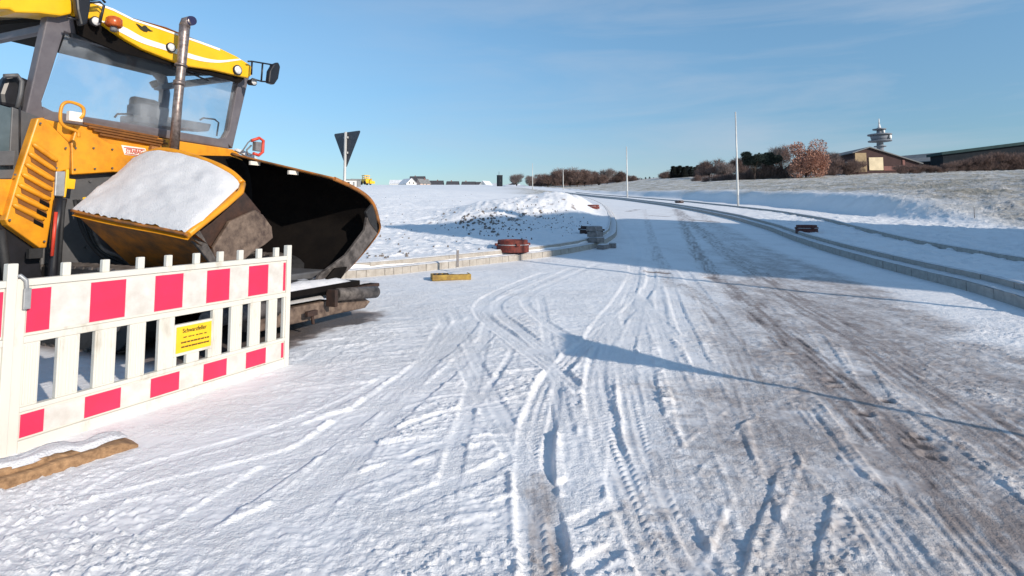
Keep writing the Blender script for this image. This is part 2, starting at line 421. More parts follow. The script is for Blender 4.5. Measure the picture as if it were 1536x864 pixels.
dirtband([(965,340),(985,380),(1030,430),(1080,480),(1110,540),(1140,620),(1170,700)], .5, .7)
dirtband([(1440,700),(1500,790),(1560,900)], 1.0, 1.15)
dirtband([(905,330),(940,345),(975,385),(1015,440)], .4, .38)
dirtband([(800,700),(812,790),(820,880),(822,960)], .22, .8, ends=.1)
dirtband([(960,640),(1010,740),(1060,880)], .30, .35)
# --- vehicle tracks
track([(975,400),(975,429),(940,468),(901,500),(862,530),(826,572),(802,640),(800,720),(808,790),(825,900),(835,980)], .20, .030, .016, 1)
track([(955,398),(950,430),(930,480),(905,520),(893,570),(900,620),(925,700),(965,800),(1010,900)], .19, .024, .012, 1)
track([(968,430),(952,480),(938,540),(945,600),(965,680),(1010,780),(1070,900)], .17, .018, .009, 1)
track([(905,345),(945,365),(950,400),(935,440),(905,480),(880,520)], .20, .016, .008, 1)
track([(820,408),(757,433),(722,455),(725,476),(771,510),(824,549),(870,590)], .20, .020, .010, 1)
track([(860,402),(800,428),(752,450),(748,468),(785,500),(832,536)], .16, .014, .007, 1)
track([(900,395),(840,420),(790,445),(800,470),(850,505),(880,520)], .14, .012, .006, 2)
track([(711,475),(697,496),(640,545),(560,605),(470,670),(330,760),(200,840)], .22, .015, .009, 1)
track([(740,498),(680,552),(600,620),(520,690),(420,770)], .16, .014, .007, 2)
track([(770,520),(750,560),(722,596),(680,660)], .06, .014, .006, 0)
track([(1020,400),(1050,440),(1085,500),(1120,560),(1150,640),(1190,760)], .22, .013, .006, 1, .25)
track([(1000,410),(1015,460),(1040,520),(1075,600),(1110,700),(1160,830)], .18, .013, .006, 1, .15)
track([(985,415),(992,470),(1005,540),(1030,620),(1060,720),(1090,840)], .15, .011, .005, 1)
track([(1210,560),(1280,630),(1370,720),(1460,820),(1540,920)], .20, .014, .006, 0, .2, grooves=4)
track([(1190,600),(1250,690),(1330,800),(1400,900)], .20, .012, .006, 0, .2, grooves=4)
track([(1080,425),(1170,500),(1300,590),(1440,700),(1560,810)], .24, .010, .005, 1, .3)
track([(1110,415),(1250,500),(1400,600),(1560,720)], .26, .010, .005, 1, .3)
track([(1000,720),(1060,660),(1120,610)], .16, .016, .009, 2)
track([(1020,760),(1035,800),(1075,870)], .10, .024, .010, 0)
track([(1150,690),(1130,740),(1105,800),(1080,880)], .13, .026, .012, 0)
track([(1240,660),(1225,720),(1200,800),(1180,880)], .16, .014, .008, 2)
track([(700,720),(760,690),(800,672)], .10, .016, .010, 0)
track([(560,780),(640,742),(720,712),(790,690)], .14, .012, .008, 2)
track([(590,700),(650,672),(720,660),(790,655)], .10, .010, .009, 2)
track([(830,735),(865,722),(905,708)], .10, .020, .009, 0, ends=.08)
track([(845,790),(880,775),(925,750)], .09, .020, .009, 0, ends=.08)
track([(860,864),(890,840),(940,815)], .09, .020, .008, 0, ends=.08)
track([(835,560),(835,600),(826,650),(822,700),(835,790),(850,860)], .07, .034, .012, 0)
track([(905,500),(903,560),(918,610),(935,650)], .05, .022, .010, 0)
track([(560,640),(650,600),(740,590),(800,575)], .06, .006, .008, 0)
track([(560,660),(660,622),(750,604),(800,592)], .06, .008, .010, 0)
track([(100,760),(220,700),(380,655),(520,600),(590,560)], .09, .006, .006, 0)
track([(30,800),(200,740),(400,690),(560,640)], .12, .005, .005, 0)
track([(430,650),(520,620),(590,610)], .10, .008, .010, 2)
track([(200,864),(330,800),(480,740),(620,690)], .14, .007, .006, 2)
track([(235,575),(300,558),(380,548),(432,540)], .07, .008, .008, 0)
track([(205,640),(320,590),(440,560),(500,520)], .30, .006, .004, 0)
for q in range(16):   # faint older wheel marks, all over the driven area
    x0 = random.uniform(600, 1250); y0 = random.uniform(430, 520); dx = random.uniform(-260, 220) if x0 < 950 else random.uniform(20, 330)
    track([(x0,y0),(x0+dx*.3,y0+90),(x0+dx*.7,y0+190),(x0+dx*1.3,y0+330)], random.choice([.12,.16,.2]), .007, .004, 1, .08)
for px_, py_, a_, b_ in [(1190,530,.07,.025),(1248,570,.07,.04),(1253,579,.06,.02),(1295,619,.07,.035),(1381,654,.05,.03),(1386,666,.09,.045),(1397,682,.06,.035),(1330,600,.05,.03)]:
    c = near_pt(px_, py_); dx = nx-c[0]; dy = ny-c[1]; g = np.exp(-((dx/a_)**2+(dy/(b_*1.8))**2)**1.5)
    relief -= .016*g; relief += .005*np.exp(-(((dx/a_)**2+(dy/(b_*1.8))**2)-1.6)**2*3)*(g < .9); ndirt = np.maximum(ndirt, 1.35*g)
# transverse bare joints and covers far along the road
for pts, w in [([(968,406),(1000,409)], .14), ([(975,354),(1003,355)], .3), ([(1037,358),(1078,360)], .3), ([(985,334),(1008,335)], .5), ([(1062,416),(1085,419)], .12)]:
    pw = [near_pt(*p) for p in pts]; c = np.array([pw[0], pw[1]]); ids, lat, arc, tot = apply_curve(c, w*2+.4)
    if lat is not None:
        g = 1-sstep(w*.3, w*.8, np.abs(lat)+.08*fbm(nx[ids]*4, ny[ids]*4, 2, 1, 1)); ndirt[ids] = np.maximum(ndirt[ids], 1.1*g); relief[ids] -= .02*g
# footpath and field relief
offroad = 1-roadm
fieldm = sstep(.4, .9, eL(nx, ny)); vergem = sstep(.4, .7, eR(nx, ny))
relief = relief*roadm+offroad*(.045*fbm(nx*1.7, ny*1.7, 4, 20, 4)+.014*fbm(nx*4.5, ny*3.5, 3, 25, 4)+.04*np.maximum(fbm(nx*5, ny*3.2, 3, 30, 4)-.1, 0)*2)*np.maximum(fieldm, vergem)
mound_r = np.exp(-(((nx-0.5)/5.5)**2+((ny-27)/6)**2))*sstep(.8, 2, eL(nx, ny))
relief += mound_r*(.10*np.maximum(fbm(nx*2.1, ny*1.6, 3, 17, 6), -.2)+.10*np.maximum(fbm(nx*6, ny*5, 2, 27, 6), 0))
dotn = fbm(nx*2.6, ny*1.9, 3, 33, 33)
ndirt = np.where(fieldm > .5, np.clip((dotn-.42)*3, 0, .9)*(.3+.7*sstep(.1,.6,mound_r*1.5)), ndirt*roadm)
ndirt = np.where(vergem > .5, np.clip(.10+.25*fbm(nx*1.6,ny*1.2,3,3,13), 0, .4), ndirt)
# bare, sheltered ground below the paver
u_ = Vector((.375,.927)); 
lw = nx*.375+ny*.927; ll = nx*.927-ny*.375
bare = (1-sstep(-4.55, -4.15, ll+.25*fbm(nx*3, ny*3, 3, 3, 70)+.10*fbm(nx*11, ny*11, 2, 9, 70)))*sstep(3.2, 3.7, lw)*(1-sstep(6.15, 6.5, lw+.2*fbm(nx*4, ny*4, 2, 5, 70)))*sstep(-9.5, -9, ll)
ndirt = np.maximum(ndirt, bare*1.25); relief = relief*(1-bare)-.012*bare
Zf[near] += relief*np.where(roadm > .5, fade, 1-.5*sstep(25,45,ny))
dirt[near] = np.clip(ndirt, 0, 1.3)
hs_ = np.nonzero((vy > 12) & (vy < 170) & (qe > 1.5))[0]
hx_, hy_ = vx[hs_], vy[hs_]; cut = 1-sstep(60, 150, hy_)
Zf[hs_] += sstep(5, 9, qe[hs_])*(.10*fbm(hx_*.9, hy_*.7, 3, 71, 4)+.13*np.maximum(fbm(hx_*1.9, hy_*1.3, 3, 75, 4)-.05, 0)*cut)
far = vy >= 45
dirt[far] = np.where((le[far] < 0) & (re_[far] < 0), .15+.1*fbm(vx[far]*.8, vy[far]*.2, 2), 0)
grass[:] = sstep(5.0, 9.0, qe+1.5*fbm(vx*.2, vy*.2, 3, 6, 6))*(.80+.22*fbm(vx*.12, vy*.12, 3, 2, 2))
grass = np.maximum(grass, sstep(85, 115, vy)*(le > 1)*.85*sstep(-.03, .06, vx/np.maximum(vy, 1)+.02*fbm(vx*.05, vy*.05, 2)))
hp = (vx-25)/11; 
def ground_mat():
    m, nt, b = newmat('snowy_ground'); b.inputs['Roughness'].default_value = .6; b.inputs['Specular IOR Level'].default_value = .3
    L = nt.links.new
    ad = N(nt, 'ShaderNodeAttribute', attribute_name='dirt'); ag = N(nt, 'ShaderNodeAttribute', attribute_name='grass')
    tc = N(nt, 'ShaderNodeTexCoord')
    n1 = N(nt, 'ShaderNodeTexNoise'); n1.inputs['Scale'].default_value = 38; n1.inputs['Detail'].default_value = 6; n1.inputs['Roughness'].default_value = .7
    n2 = N(nt, 'ShaderNodeTexNoise'); n2.inputs['Scale'].default_value = 2.2; n2.inputs['Detail'].default_value = 7; n2.inputs['Roughness'].default_value = .7
    n3 = N(nt, 'ShaderNodeTexNoise'); n3.inputs['Scale'].default_value = .55; n3.inputs['Detail'].default_value = 9; n3.inputs['Roughness'].default_value = .72
    mp = N(nt, 'ShaderNodeMapping'); mp.inputs['Scale'].default_value = (1, .45, 1); mp.inputs['Rotation'].default_value = (0, 0, -.5)
    L(tc.outputs['Object'], mp.inputs['Vector'])
    for n_ in (n1, n2): L(tc.outputs['Object'], n_.inputs['Vector'])
    L(mp.outputs['Vector'], n3.inputs['Vector'])
    def mixc(f, a, c):
        x = N(nt, 'ShaderNodeMix', data_type='RGBA')
        if isinstance(f, float): x.inputs[0].default_value = f
        else: L(f, x.inputs[0])
        for i, s in ((6, a), (7, c)):
            if isinstance(s, tuple): x.inputs[i].default_value = (*s, 1)
            else: L(s, x.inputs[i])
        return x.outputs[2]
    def math_(op, a, c, clamp=False):
        x = N(nt, 'ShaderNodeMath', operation=op, use_clamp=clamp)
        for i, s in ((0, a), (1, c)):
            if isinstance(s, (int, float)): x.inputs[i].default_value = s
            else: L(s, x.inputs[i])
        return x.outputs[0]
    def mr(v, a, c):
        x = N(nt, 'ShaderNodeMapRange', interpolation_type='SMOOTHSTEP'); L(v, x.inputs[0]); x.inputs[1].default_value = a; x.inputs[2].default_value = c; return x.outputs[0]
    snow = mixc(n2.outputs['Fac'], (.77,.775,.80), (.87,.87,.88))
    slush = mixc(n1.outputs['Fac'], (.16,.128,.118), (.40,.35,.335))
    d0 = math_('ADD', ad.outputs['Fac'], math_('MULTIPLY', math_('SUBTRACT', n1.outputs['Fac'], .5), .55))
    d1 = mr(d0, .08, 1.0)
    c = mixc(d1, snow, slush)
    c = mixc(mr(ad.outputs['Fac'], 1.02, 1.35), c, (.075,.062,.06))
    gr = mixc(mr(n2.outputs['Fac'], .3, .7), (.28,.25,.18), (.60,.55,.46))
    gfac = math_('MULTIPLY', ag.outputs['Fac'], mr(math_('ADD', n3.outputs['Fac'], math_('MULTIPLY', n2.outputs['Fac'], .45)), .60, .78))
    gfac = math_('MULTIPLY', gfac, 1.15, True)
    gfac = math_('MAXIMUM', gfac, math_('MULTIPLY', ag.outputs['Fac'], .42))
    c = mixc(gfac, c, gr)
    L(c, b.inputs['Base Color'])
    bp = N(nt, 'ShaderNodeBump'); bp.inputs['Distance'].default_value = .012; bp.inputs['Strength'].default_value = .9
    n4 = N(nt, 'ShaderNodeTexNoise'); n4.inputs['Scale'].default_value = 95; n4.inputs['Detail'].default_value = 4; L(tc.outputs['Object'], n4.inputs['Vector'])
    L(math_('MULTIPLY', math_('ADD', n1.outputs['Fac'], math_('MULTIPLY', n4.outputs['Fac'], .5)), math_('ADD', math_('MULTIPLY', mr(n2.outputs['Fac'], .40, .62), .95), .15)), bp.inputs['Height'])
    bp2 = N(nt, 'ShaderNodeBump'); bp2.inputs['Distance'].default_value = .5; L(math_('MULTIPLY', n2.outputs['Fac'], ag.outputs['Fac']), bp2.inputs['Height'])
    L(bp2.outputs['Normal'], bp.inputs['Normal']); L(bp.outputs['Normal'], b.inputs['Normal'])
    return m
M['ground'] = ground_mat()
idx = np.arange(nr*nc).reshape(nr, nc)
q0 = np.stack([idx[:-1,:-1], idx[:-1,1:], idx[1:,1:], idx[1:,:-1]], -1).reshape(-1, 4)
cx = vx[q0].mean(1); cy = vy[q0].mean(1)
cl = eL(cx, cy); crr = eR(cx, cy); cq = e2(cx, cy)
cls = np.zeros(len(q0), int)
cls[cl > .24] = 1; cls[crr > .24] = 2; cls[cq > .0] = 3
co = np.stack([vx, vy, Zf], -1).astype(np.float32)
def sub_ground(name, k, label):
    f = q0[cls == k]; used, inv = np.unique(f, return_inverse=True); f2 = inv.reshape(-1, 4)
    me = bpy.data.meshes.new(name); me.vertices.add(len(used)); me.vertices.foreach_set('co', co[used].ravel())
    me.loops.add(f2.size); me.loops.foreach_set('vertex_index', f2.ravel().astype(np.int32))
    me.polygons.add(len(f2)); me.polygons.foreach_set('loop_start', np.arange(0, f2.size, 4, dtype=np.int32))
    me.polygons.foreach_set('loop_total', np.full(len(f2), 4, np.int32)); me.update(calc_edges=True)
    me.polygons.foreach_set('use_smooth', np.ones(len(f2), bool))
    for an, arr in (('dirt', dirt), ('grass', grass)):
        a = me.attributes.new(an, 'FLOAT', 'POINT'); a.data.foreach_set('value', arr[used].astype(np.float32))
    me.materials.append(M['ground']); me.validate()
    o = bpy.data.objects.new(name, me); COL.objects.link(o); return tag(o, label, kind='structure')
sub_ground('road', 0, 'snow covered road with tyre tracks and brown slush')
sub_ground('snow_field', 1, 'snow covered field left of the road with soil heaps')
sub_ground('footpath', 2, 'snowy footpath strip between the two right kerbs')
sub_ground('hillside', 3, 'frosted grassy hillside on the right')

# ------------------------------------------------------------------ kerbs
def curve_pts(k, y0, y1, step):
    ys = np.linspace(y0, y1, 6000); xs = np.interp(ys, k[0], k[1]); s = np.concatenate([[0], np.cumsum(np.hypot(np.diff(xs), np.diff(ys)))])
    t = np.arange(0, s[-1], step); return np.stack([np.interp(t, s, xs), np.interp(t, s, ys)], -1)
def kerb(name, k, side, y0, y1, tiers, matn, label, hi=45):
    b = MB(); snow = MB()
    for (off, th, zt, zb, L, top) in tiers:
        P_ = curve_pts(k, y0, y1, .05)
        i = 0
        rowsS = []
        while i < len(P_)-2:
            n = max(1, int(L/.05)) if P_[i][1] < hi else 40
            j = min(i+n, len(P_)-1); a = P_[i]; c = P_[j]; d = c-a; Ln = np.hypot(*d); d = d/Ln; nrm = np.array([-d[1], d[0]])*side
            z0 = float(zroad(np.array(a[1]))); z1 = float(zroad(np.array(c[1])))
            gap = .0035; jit = random.uniform(-.006, .006); jz = random.uniform(-.004, .004)
            v = []
            for (pp, zz) in ((a+d*gap, z0), (c-d*gap, z1)):
                for o_ in (off+jit, off+th+jit):
                    for h in (zb, zt+jz): v.append((pp[0]+nrm[0]*o_, pp[1]+nrm[1]*o_, zz+h))
            b.add(v, [(0,1,3,2),(4,6,7,5),(0,4,5,1),(2,3,7,6),(0,2,6,4),(1,5,7,3)])
            i = j
        if top:
            st = 3
            for i in range(0, len(P_)-1, st):
                a = P_[i]; c = P_[min(i+1, len(P_)-1)]; d = c-a; d = d/max(np.hypot(*d), 1e-6); nrm = np.array([-d[1], d[0]])*side; z0 = float(zroad(np.array(a[1])))
                w0 = off+.012+random.uniform(0, .02); w1 = off+th-.002
                t_ = .022+random.uniform(-.006, .008)
                r = []
                for o_, h in ((w0, 0.004), (w0+.015, t_*.8), ((w0+w1)/2, t_), (w1, t_*.9)):
                    r.append((a[0]+nrm[0]*o_, a[1]+nrm[1]*o_, z0+zt+h))
                rowsS.append(r)
            snow.grid(rowsS)
    o = b.build(name, matn); tag(o, label, kind='structure')
    if snow.f:
        s = snow.build('kerb_snow', 'snow', None); s.parent = o
    return o
kerb('left_kerb', _kl, 1, 8.5, 110, [(0, .26, .145, -.12, .22, True), (.262, .10, .262, -.1, 1.0, True)], 'kerb_light', 'pale two-step stone kerb round the left field')
kerb('right_kerb', _kr, -1, -6, 120, [(0, .26, .165, -.12, .32, True), (.262, .10, .275, -.1, 1.0, True)], 'kerb_grey', 'grey two-step stone kerb on the right of the road')
kerb('path_kerb', _k2, -1, -6, 118, [(-.02, .10, KH+.10, .1, 1.0, True)], 'kerb_grey', 'low kerb edging the far side of the footpath')

# ------------------------------------------------------------------ rubble and clods
def clods(name, pts, label, matn='clod'):
    b = MB()
    for (x, y, s) in pts:
        z = tz(x, y)+.02; n = random.randint(5, 7)
        base = [(x+s*math.cos(6.283*k/n+random.uniform(-.3,.3))*random.uniform(.7,1.1), y+s*math.sin(6.283*k/n)*random.uniform(.7,1.1), z-.08) for k in range(n)]
        mid = [(x+(p[0]-x)*.8, y+(p[1]-y)*.8, z+s*random.uniform(.25,.6)) for p in base]
        t = (x+random.uniform(-.2,.2)*s, y+random.uniform(-.2,.2)*s, z+s*random.uniform(.6,.9))
        b.add(base+mid+[t], [(k, (k+1) % n, n+(k+1) % n, n+k) for k in range(n)]+[(n+k, n+(k+1) % n, 2*n) for k in range(n)])
    o = b.build(name, matn); return tag(o, label, kind='stuff')
pp = []
while len(pp) < 330:
    px_, py_ = random.gauss(740, 36), random.gauss(331, 11)
    if not (660 < px_ < 885 and 306 < py_ < 366): continue
    g = gp(px_, py_)
    if eL(np.array([g.x]), np.array([g.y]))[0] > 1.2: pp.append((g.x, g.y, .016+.07*random.random()**2.5))
for _ in range(150):
    t = random.random(); g = gp(790+t*105+random.gauss(0,14), 312+t*45+random.gauss(0,9))
    if eL(np.array([g.x]), np.array([g.y]))[0] > 1.0: pp.append((g.x, g.y, random.uniform(.015, .04)))
for _ in range(130):
    g = gp(random.uniform(545, 860), random.uniform(290, 400))
    if eL(np.array([g.x]), np.array([g.y]))[0] > .6: pp.append((g.x, g.y, random.uniform(.015, .04)))
for _ in range(60):
    g = gp(random.uniform(550, 700), random.uniform(380, 402))
    if eL(np.array([g.x]), np.array([g.y]))[0] > .6: pp.append((g.x, g.y, random.uniform(.02, .05)))
clods('rubble', pp, 'dark soil clods and stones poking out of the snow on the heap')

# ------------------------------------------------------------------ barrier
def hfrac(px, A, B):
    best = 0; bd = 1e9
    for i in range(1001):
        t = i/1000; x = proj(A+(B-A)*t)[0]
        if abs(x-px) < bd: bd = abs(x-px); best = t
    return best
BA = Vector((*near_pt(4, 687), 0)); BB = Vector((*near_pt(430, 547), 0))
BL = (BB-BA).length; BROT = math.atan2(BB.y-BA.y, BB.x-BA.x)
print('barrier', BA, BB, BL, math.degrees(BROT))
BH = 1.10
def make_barrier(label, cat='barrier', group='construction barriers', sign=True):
    root = empty('barrier', BA, BROT, label, cat, group)
    Lb = BL; T = .036
    f = MB()
    def bx(x0, x1, z0, z1, t=T, yc=0):
        if z0 == .03: z0 = .0
        f.box(((x0+x1)/2, yc, (z0+z1)/2), (x1-x0, t, z1-z0))
    bx(0, .055, .03, 1.0, .05); bx(Lb-.05, Lb, .03, BH-.01, .05)
    bx(.055, Lb-.05, .955, .995, .05)
    bx(.055, Lb-.05, .665, .955, .022)
    bx(.055, Lb-.05, .625, .665, .046)
    bx(.055, Lb-.05, .235, .262, .046)
    bx(.055, Lb-.05, .075, .235, .022)
    bx(.055, Lb-.05, .03, .075, .05)
    A3 = BA; B3 = BB
    slots = [(118-0,137),(170,184),(212,231),(363,371),(388,396),(412,419),(334,341)]
    slots = [(49,76),(110,133),(166,186),(211,231),(328,341),(358,370),(386,398),(411,421)]
    ts = [(hfrac(a, A3, B3)*Lb, hfrac(b_, A3, B3)*Lb) for a, b_ in slots]
    gapL, gapR = hfrac(255, A3, B3)*Lb, hfrac(313, A3, B3)*Lb
    x = .055
    holes = sorted(ts+[(gapL+.0, gapR)])
    for (a, b_) in holes:
        if abs(a-gapL) < 1e-6:
            bx(x, a, .262, .625)
            # sign bay: window above, plate, two small holes below
            f.box(((a+b_)/2, 0, .445), (b_-a, T, .23))
            m1 = a+(b_-a)*.08; m2 = a+(b_-a)*.33; m3 = a+(b_-a)*.66; m4 = a+(b_-a)*.90
            for (s0, s1) in ((a, m1), (m2, m3), (m4, b_)): f.box(((s0+s1)/2, 0, .296), (s1-s0, T, .068))
            x = b_; continue
        if a > x: 
            bx(x, a, .262, .625)
            n = 3
            for q in range(n):
                xx = x+(a-x)*(q+.5)/n; f.box((xx, -.019, .445), (min(.02, (a-x)*.16), .010, .34))
        x = b_
    if Lb-.05 > x: bx(x, Lb-.05, .262, .625)
    pegs = [98,157,210,252,294,330,360,388,414]
    for p_ in pegs:
        xx = hfrac(p_, A3+Vector((0,0,1.0)), B3+Vector((0,0,1.0)))*Lb
        f.box((xx, 0, 1.035), (.045, .034, .082))
    f.build('panel_frame', 'white_plastic', root, bevel=.006)
    reds = [(38,73),(133,186),(230,272),(308,342),(371,400),(423,436)]
    ws = MB()
    ws.box((Lb/2, -.0125, .81), (Lb-.12, .003, .255)); ws.box((Lb/2, -.0125, .155), (Lb-.12, .003, .135))
    ws.build('white_sheeting', 'white_sheet', root)
    for (a, b_) in reds:
        x0, x1 = hfrac(a, A3+Vector((0,0,.8)), B3+Vector((0,0,.8)))*Lb, hfrac(b_, A3+Vector((0,0,.8)), B3+Vector((0,0,.8)))*Lb
        x0 = max(x0, .062); x1 = min(x1, Lb-.06)
        for (z0, z1) in ((.685, .935), (.09, .22)):
            r = MB(); r.box(((x0+x1)/2, -.0155, (z0+z1)/2), (x1-x0, .003, z1-z0)); r.build('pink_stripe', 'pink_sheet', root)
    for xx in (Lb-.03, .03): ft = MB(); ft.box((xx, 0, .02), (.035, .03, .14)); ft.build('foot_peg', 'galv', root)
    hk = MB(); hk.tube([(-.01,.01,.98),(-.008,-.01,1.01),(.015,-.03,1.02),(.04,-.04,.99),(.045,-.042,.93)], .012, 8)
    hk.box((.047,-.044,.885), (.036,.016,.12)); hk.build('coupling_hook', 'galv', root, bevel=.006)
    if sign:
        s = MB(); sw = (gapR-gapL)*.92; sc = (gapL+gapR)/2
        s.box((sc, -.021, .448), (sw, .004, .19)); so = s.build('name_plate', 'sign_yellow', root, bevel=.0015)
        R = Matrix.Translation((sc, -.0245, 0))@Euler((math.pi/2, 0, 0)).to_matrix().to_4x4()
        def T4(z): return Matrix.Translation((0, 0, z))@R
        text_obj('Schwarzfeller', .043, 'black_ink', so, 'lettering', T4(.508), 1.0*sw/.34, bold=.0004)
        for z, w_, segs in ((.462, .62, 7), (.425, .74, 13), (.392, .72, 12)):
            l = MB(); x = -sw*w_/2; 
            while x < sw*w_/2:
                q = random.uniform(.012, .03); l.box((sc+x+q/2, -.0245, z), (q, .002, .011 if z < .45 else .008)); x += q+random.uniform(.003, .006 if z < .45 else .02)
            l.build('fine_print', 'brown_ink', so)
    return root
bar = make_barrier('white and pink slatted barrier with yellow name plate in front of the paver')
b2 = copy_tree(bar)
dv = (BB-BA).normalized()
b2.location = BA-dv*(BL+.03)+Vector((.02,.03,0)); b2['label'] = 'second pink and white barrier, only its end showing at the left picture edge'
tf = bpy.data.objects
# timber base under the near end
pk = empty('base_plank', (*near_pt(70, 705), 0), 0, 'weathered brown timber base with snow on top below the near barrier end', 'timber base')
PA = Vector((*near_pt(207, 672), 0)); PB = Vector((*near_pt(-60, 757), 0))
du = (PB-PA).normalized(); dn = Vector((-du.y, du.x, 0)); 
if dn.x > 0: dn = -dn
pk.location = PA; pk.rotation_euler.z = 0
def plank(a, b, w, z0, z1, taper):
    n = 14; m = MB(); rws = []
    for i in range(n+1):
        t = i/n; c = du*(a+(b-a)*t); hgt = z1-(.018*random.random()); 
        if t < .12: hgt = z0+(hgt-z0)*(.55+.45*t/.12)
        j = random.uniform(-.006,.006)
        rws.append([c+dn*(j)+Vector((0,0,z0)), c+dn*(j+random.uniform(-.003,.003))+Vector((0,0,hgt*.9)), c+dn*(.01+j)+Vector((0,0,hgt)), c+dn*(w*.5)+Vector((0,0,hgt+.004)), c+dn*w+Vector((0,0,hgt)), c+dn*w+Vector((0,0,z0))])
    m.grid(rws, False); m.f.append([0,1,2,3,4,5]); m.sm.append(False); m.mi.append(0); m.f.append([n*6+k for k in range(6)]); m.sm.append(False); m.mi.append(0)
    return m
plank(0, 1.05, .17, -.02, .075, 1).build('lower_board', 'wood_brown', pk)
plank(.27, .95, .11, .055, .098, 1).build('upper_board', 'wood_brown', pk).location = dn*.035
sn = MB(); rws = []
for i in range(30):
    t = i/29; c = du*(.03+1.0*t); r = []
    for j in range(9):
        s = j/8; up = .084 if .25 < t < .92 else .066
        edge = min(s/.2, 1, (1-s)/.1, t/.06)
        r.append(c+dn*(.035+.02*math.sin(t*23)+.02*random.random()*(j < 2)+s*.15)+Vector((0,0,up+.002+(.022+.014*float(fbm(np.array(t*6.), np.array(s*3.), 3)))*max(0, edge)**.5+random.uniform(0,.003))))
    rws.append(r)
sn.grid(rws); sn.build('snow_cap', 'snow', pk)

# ------------------------------------------------------------------ paver
NV = Vector((.927,-.375,0)).normalized(); UV = Vector((.375,.927,0)).normalized()
L0, W0 = -4.45, 4.7
org = NV*L0+UV*W0
pav = empty('road_paver', org, math.atan2(NV.y, NV.x), 'large yellow and grey asphalt paver with folded hopper and snow on its near wing', 'road paver')
def Lp(px, py, l):
    r = ray(px, py); c = Vector((0,0,H0)); t = (l-NV.dot(c))/NV.dot(r); p = c+r*t
    return Vector((NV.dot(p)-L0, UV.dot(p)-W0, p.z))
def Wp(px, py, w):
    r = ray(px, py); c = Vector((0,0,H0)); t = (w-UV.dot(c))/UV.dot(r); p = c+r*t
    return Vector((NV.dot(p)-L0, UV.dot(p)-W0, p.z))
def poly_l(pts, l): return [Lp(a, b, l) for a, b in pts]
# chassis
m = MB(); m.box((-3.35, 0, 1.12), (1.95, 2.36, 1.5)); m.box((-5.4, 0, 1.3), (2.2, 2.2, 1.2)); m.box((-1.6, 0.1, .52), (2.6, 1.5, .32))
m.build('chassis', 'machine_grey', pav, bevel=.02)
def crawler(yc):
    m = MB(); n = 12; pts = []
    for k in range(n+1): a = -math.pi/2+math.pi*k/n; pts.append((-1.25+.40*math.cos(a), .42+.40*math.sin(a)))
    for k in range(n+1): a = math.pi/2+math.pi*k/n; pts.append((-5.2+.40*math.cos(a), .42+.40*math.sin(a)))
    m.prism([(x, yc-.15, z) for x, z in pts], (0, .30, 0))
    o = m.build('crawler_track', 'black_rubber', pav, bevel=.01)
    g = MB(); x = -5.2; g.box((-3.2, yc, .012), (4.0, .28, .02)); g.box((-3.2, yc, .828), (4.0, .28, .02))
    while x < -1.2:
        g.box((x, yc, .018), (.05, .31, .03)); g.box((x, yc, .828), (.05, .31, .03)); x += .14
    g.build('track_chain', 'worn_steel', o)
    for xx in (-1.25, -2.2, -3.2, -4.2, -5.2): h = MB(); h.tube([(xx, yc-.17, .42), (xx, yc+.17, .42)], .24 if xx in (-1.25,-5.2) else .17, 16); h.build('track_wheel', 'machine_grey', o)
crawler(-1.02); crawler(1.02)
# hood
m = MB(); m.prism(poly_l([(66,178),(92,184),(350,224),(372,240),(372,268),(172,259),(108,263),(107,217)], -6.76), (-1.5, 0, 0))
hood = m.build('hood', 'machine_orange', pav, bevel=.015)
m = MB(); m.prism(poly_l([(107,216),(113,196),(118,187),(150,207),(166,215.5),(224,219),(236,226),(232,262),(170,258),(108,262)], -6.70), (-.06, 0, 0)); m.build('hood_panel', 'machine_orange', pav, bevel=.012)
m = MB()
for a, c in (((124,183.5),(236,204.5)),((131,188.5),(246,210)),((139,194),(250,214.5)),((148,200),(240,217))):
    a = Lp(*a, -6.74); c = Lp(*c, -6.74); m.prism([a, c, c-Vector((0,0,.022)), a-Vector((0,0,.022))], (.03, 0, 0))
m.build('vent_slats', 'slat_and_shade_brown', hood)
m = MB(); m.prism(poly_l([(182,217.5),(218,222.5),(219.5,226.5),(211,234.5),(187,232)], -6.694), (-.004, 0, 0)); st = m.build('company_sticker', 'label_white', pav)
m = MB()
for a, c in (((186,220.2),(217,224.2)), ((188,229.8),(212,233.0))):
    p, q = Lp(*a, -6.688), Lp(*c, -6.688); m.prism([p, q, q-Vector((0,0,.008)), p-Vector((0,0,.008))], (-.003, 0, 0))
m.build('sticker_lines', 'red_paint', st)
p, q = Lp(188,225.3,-6.688), Lp(215,229.3,-6.688); mid = (p+q)/2
text_obj('STRABAG', .072, 'red_paint', st, 'sticker_lettering', Matrix.Translation(mid)@Euler((math.pi/2, math.atan2(p.z-q.z, (q-p).xy.length)*0, math.pi/2)).to_matrix().to_4x4(), (q-p).length/.33, bold=.0008)
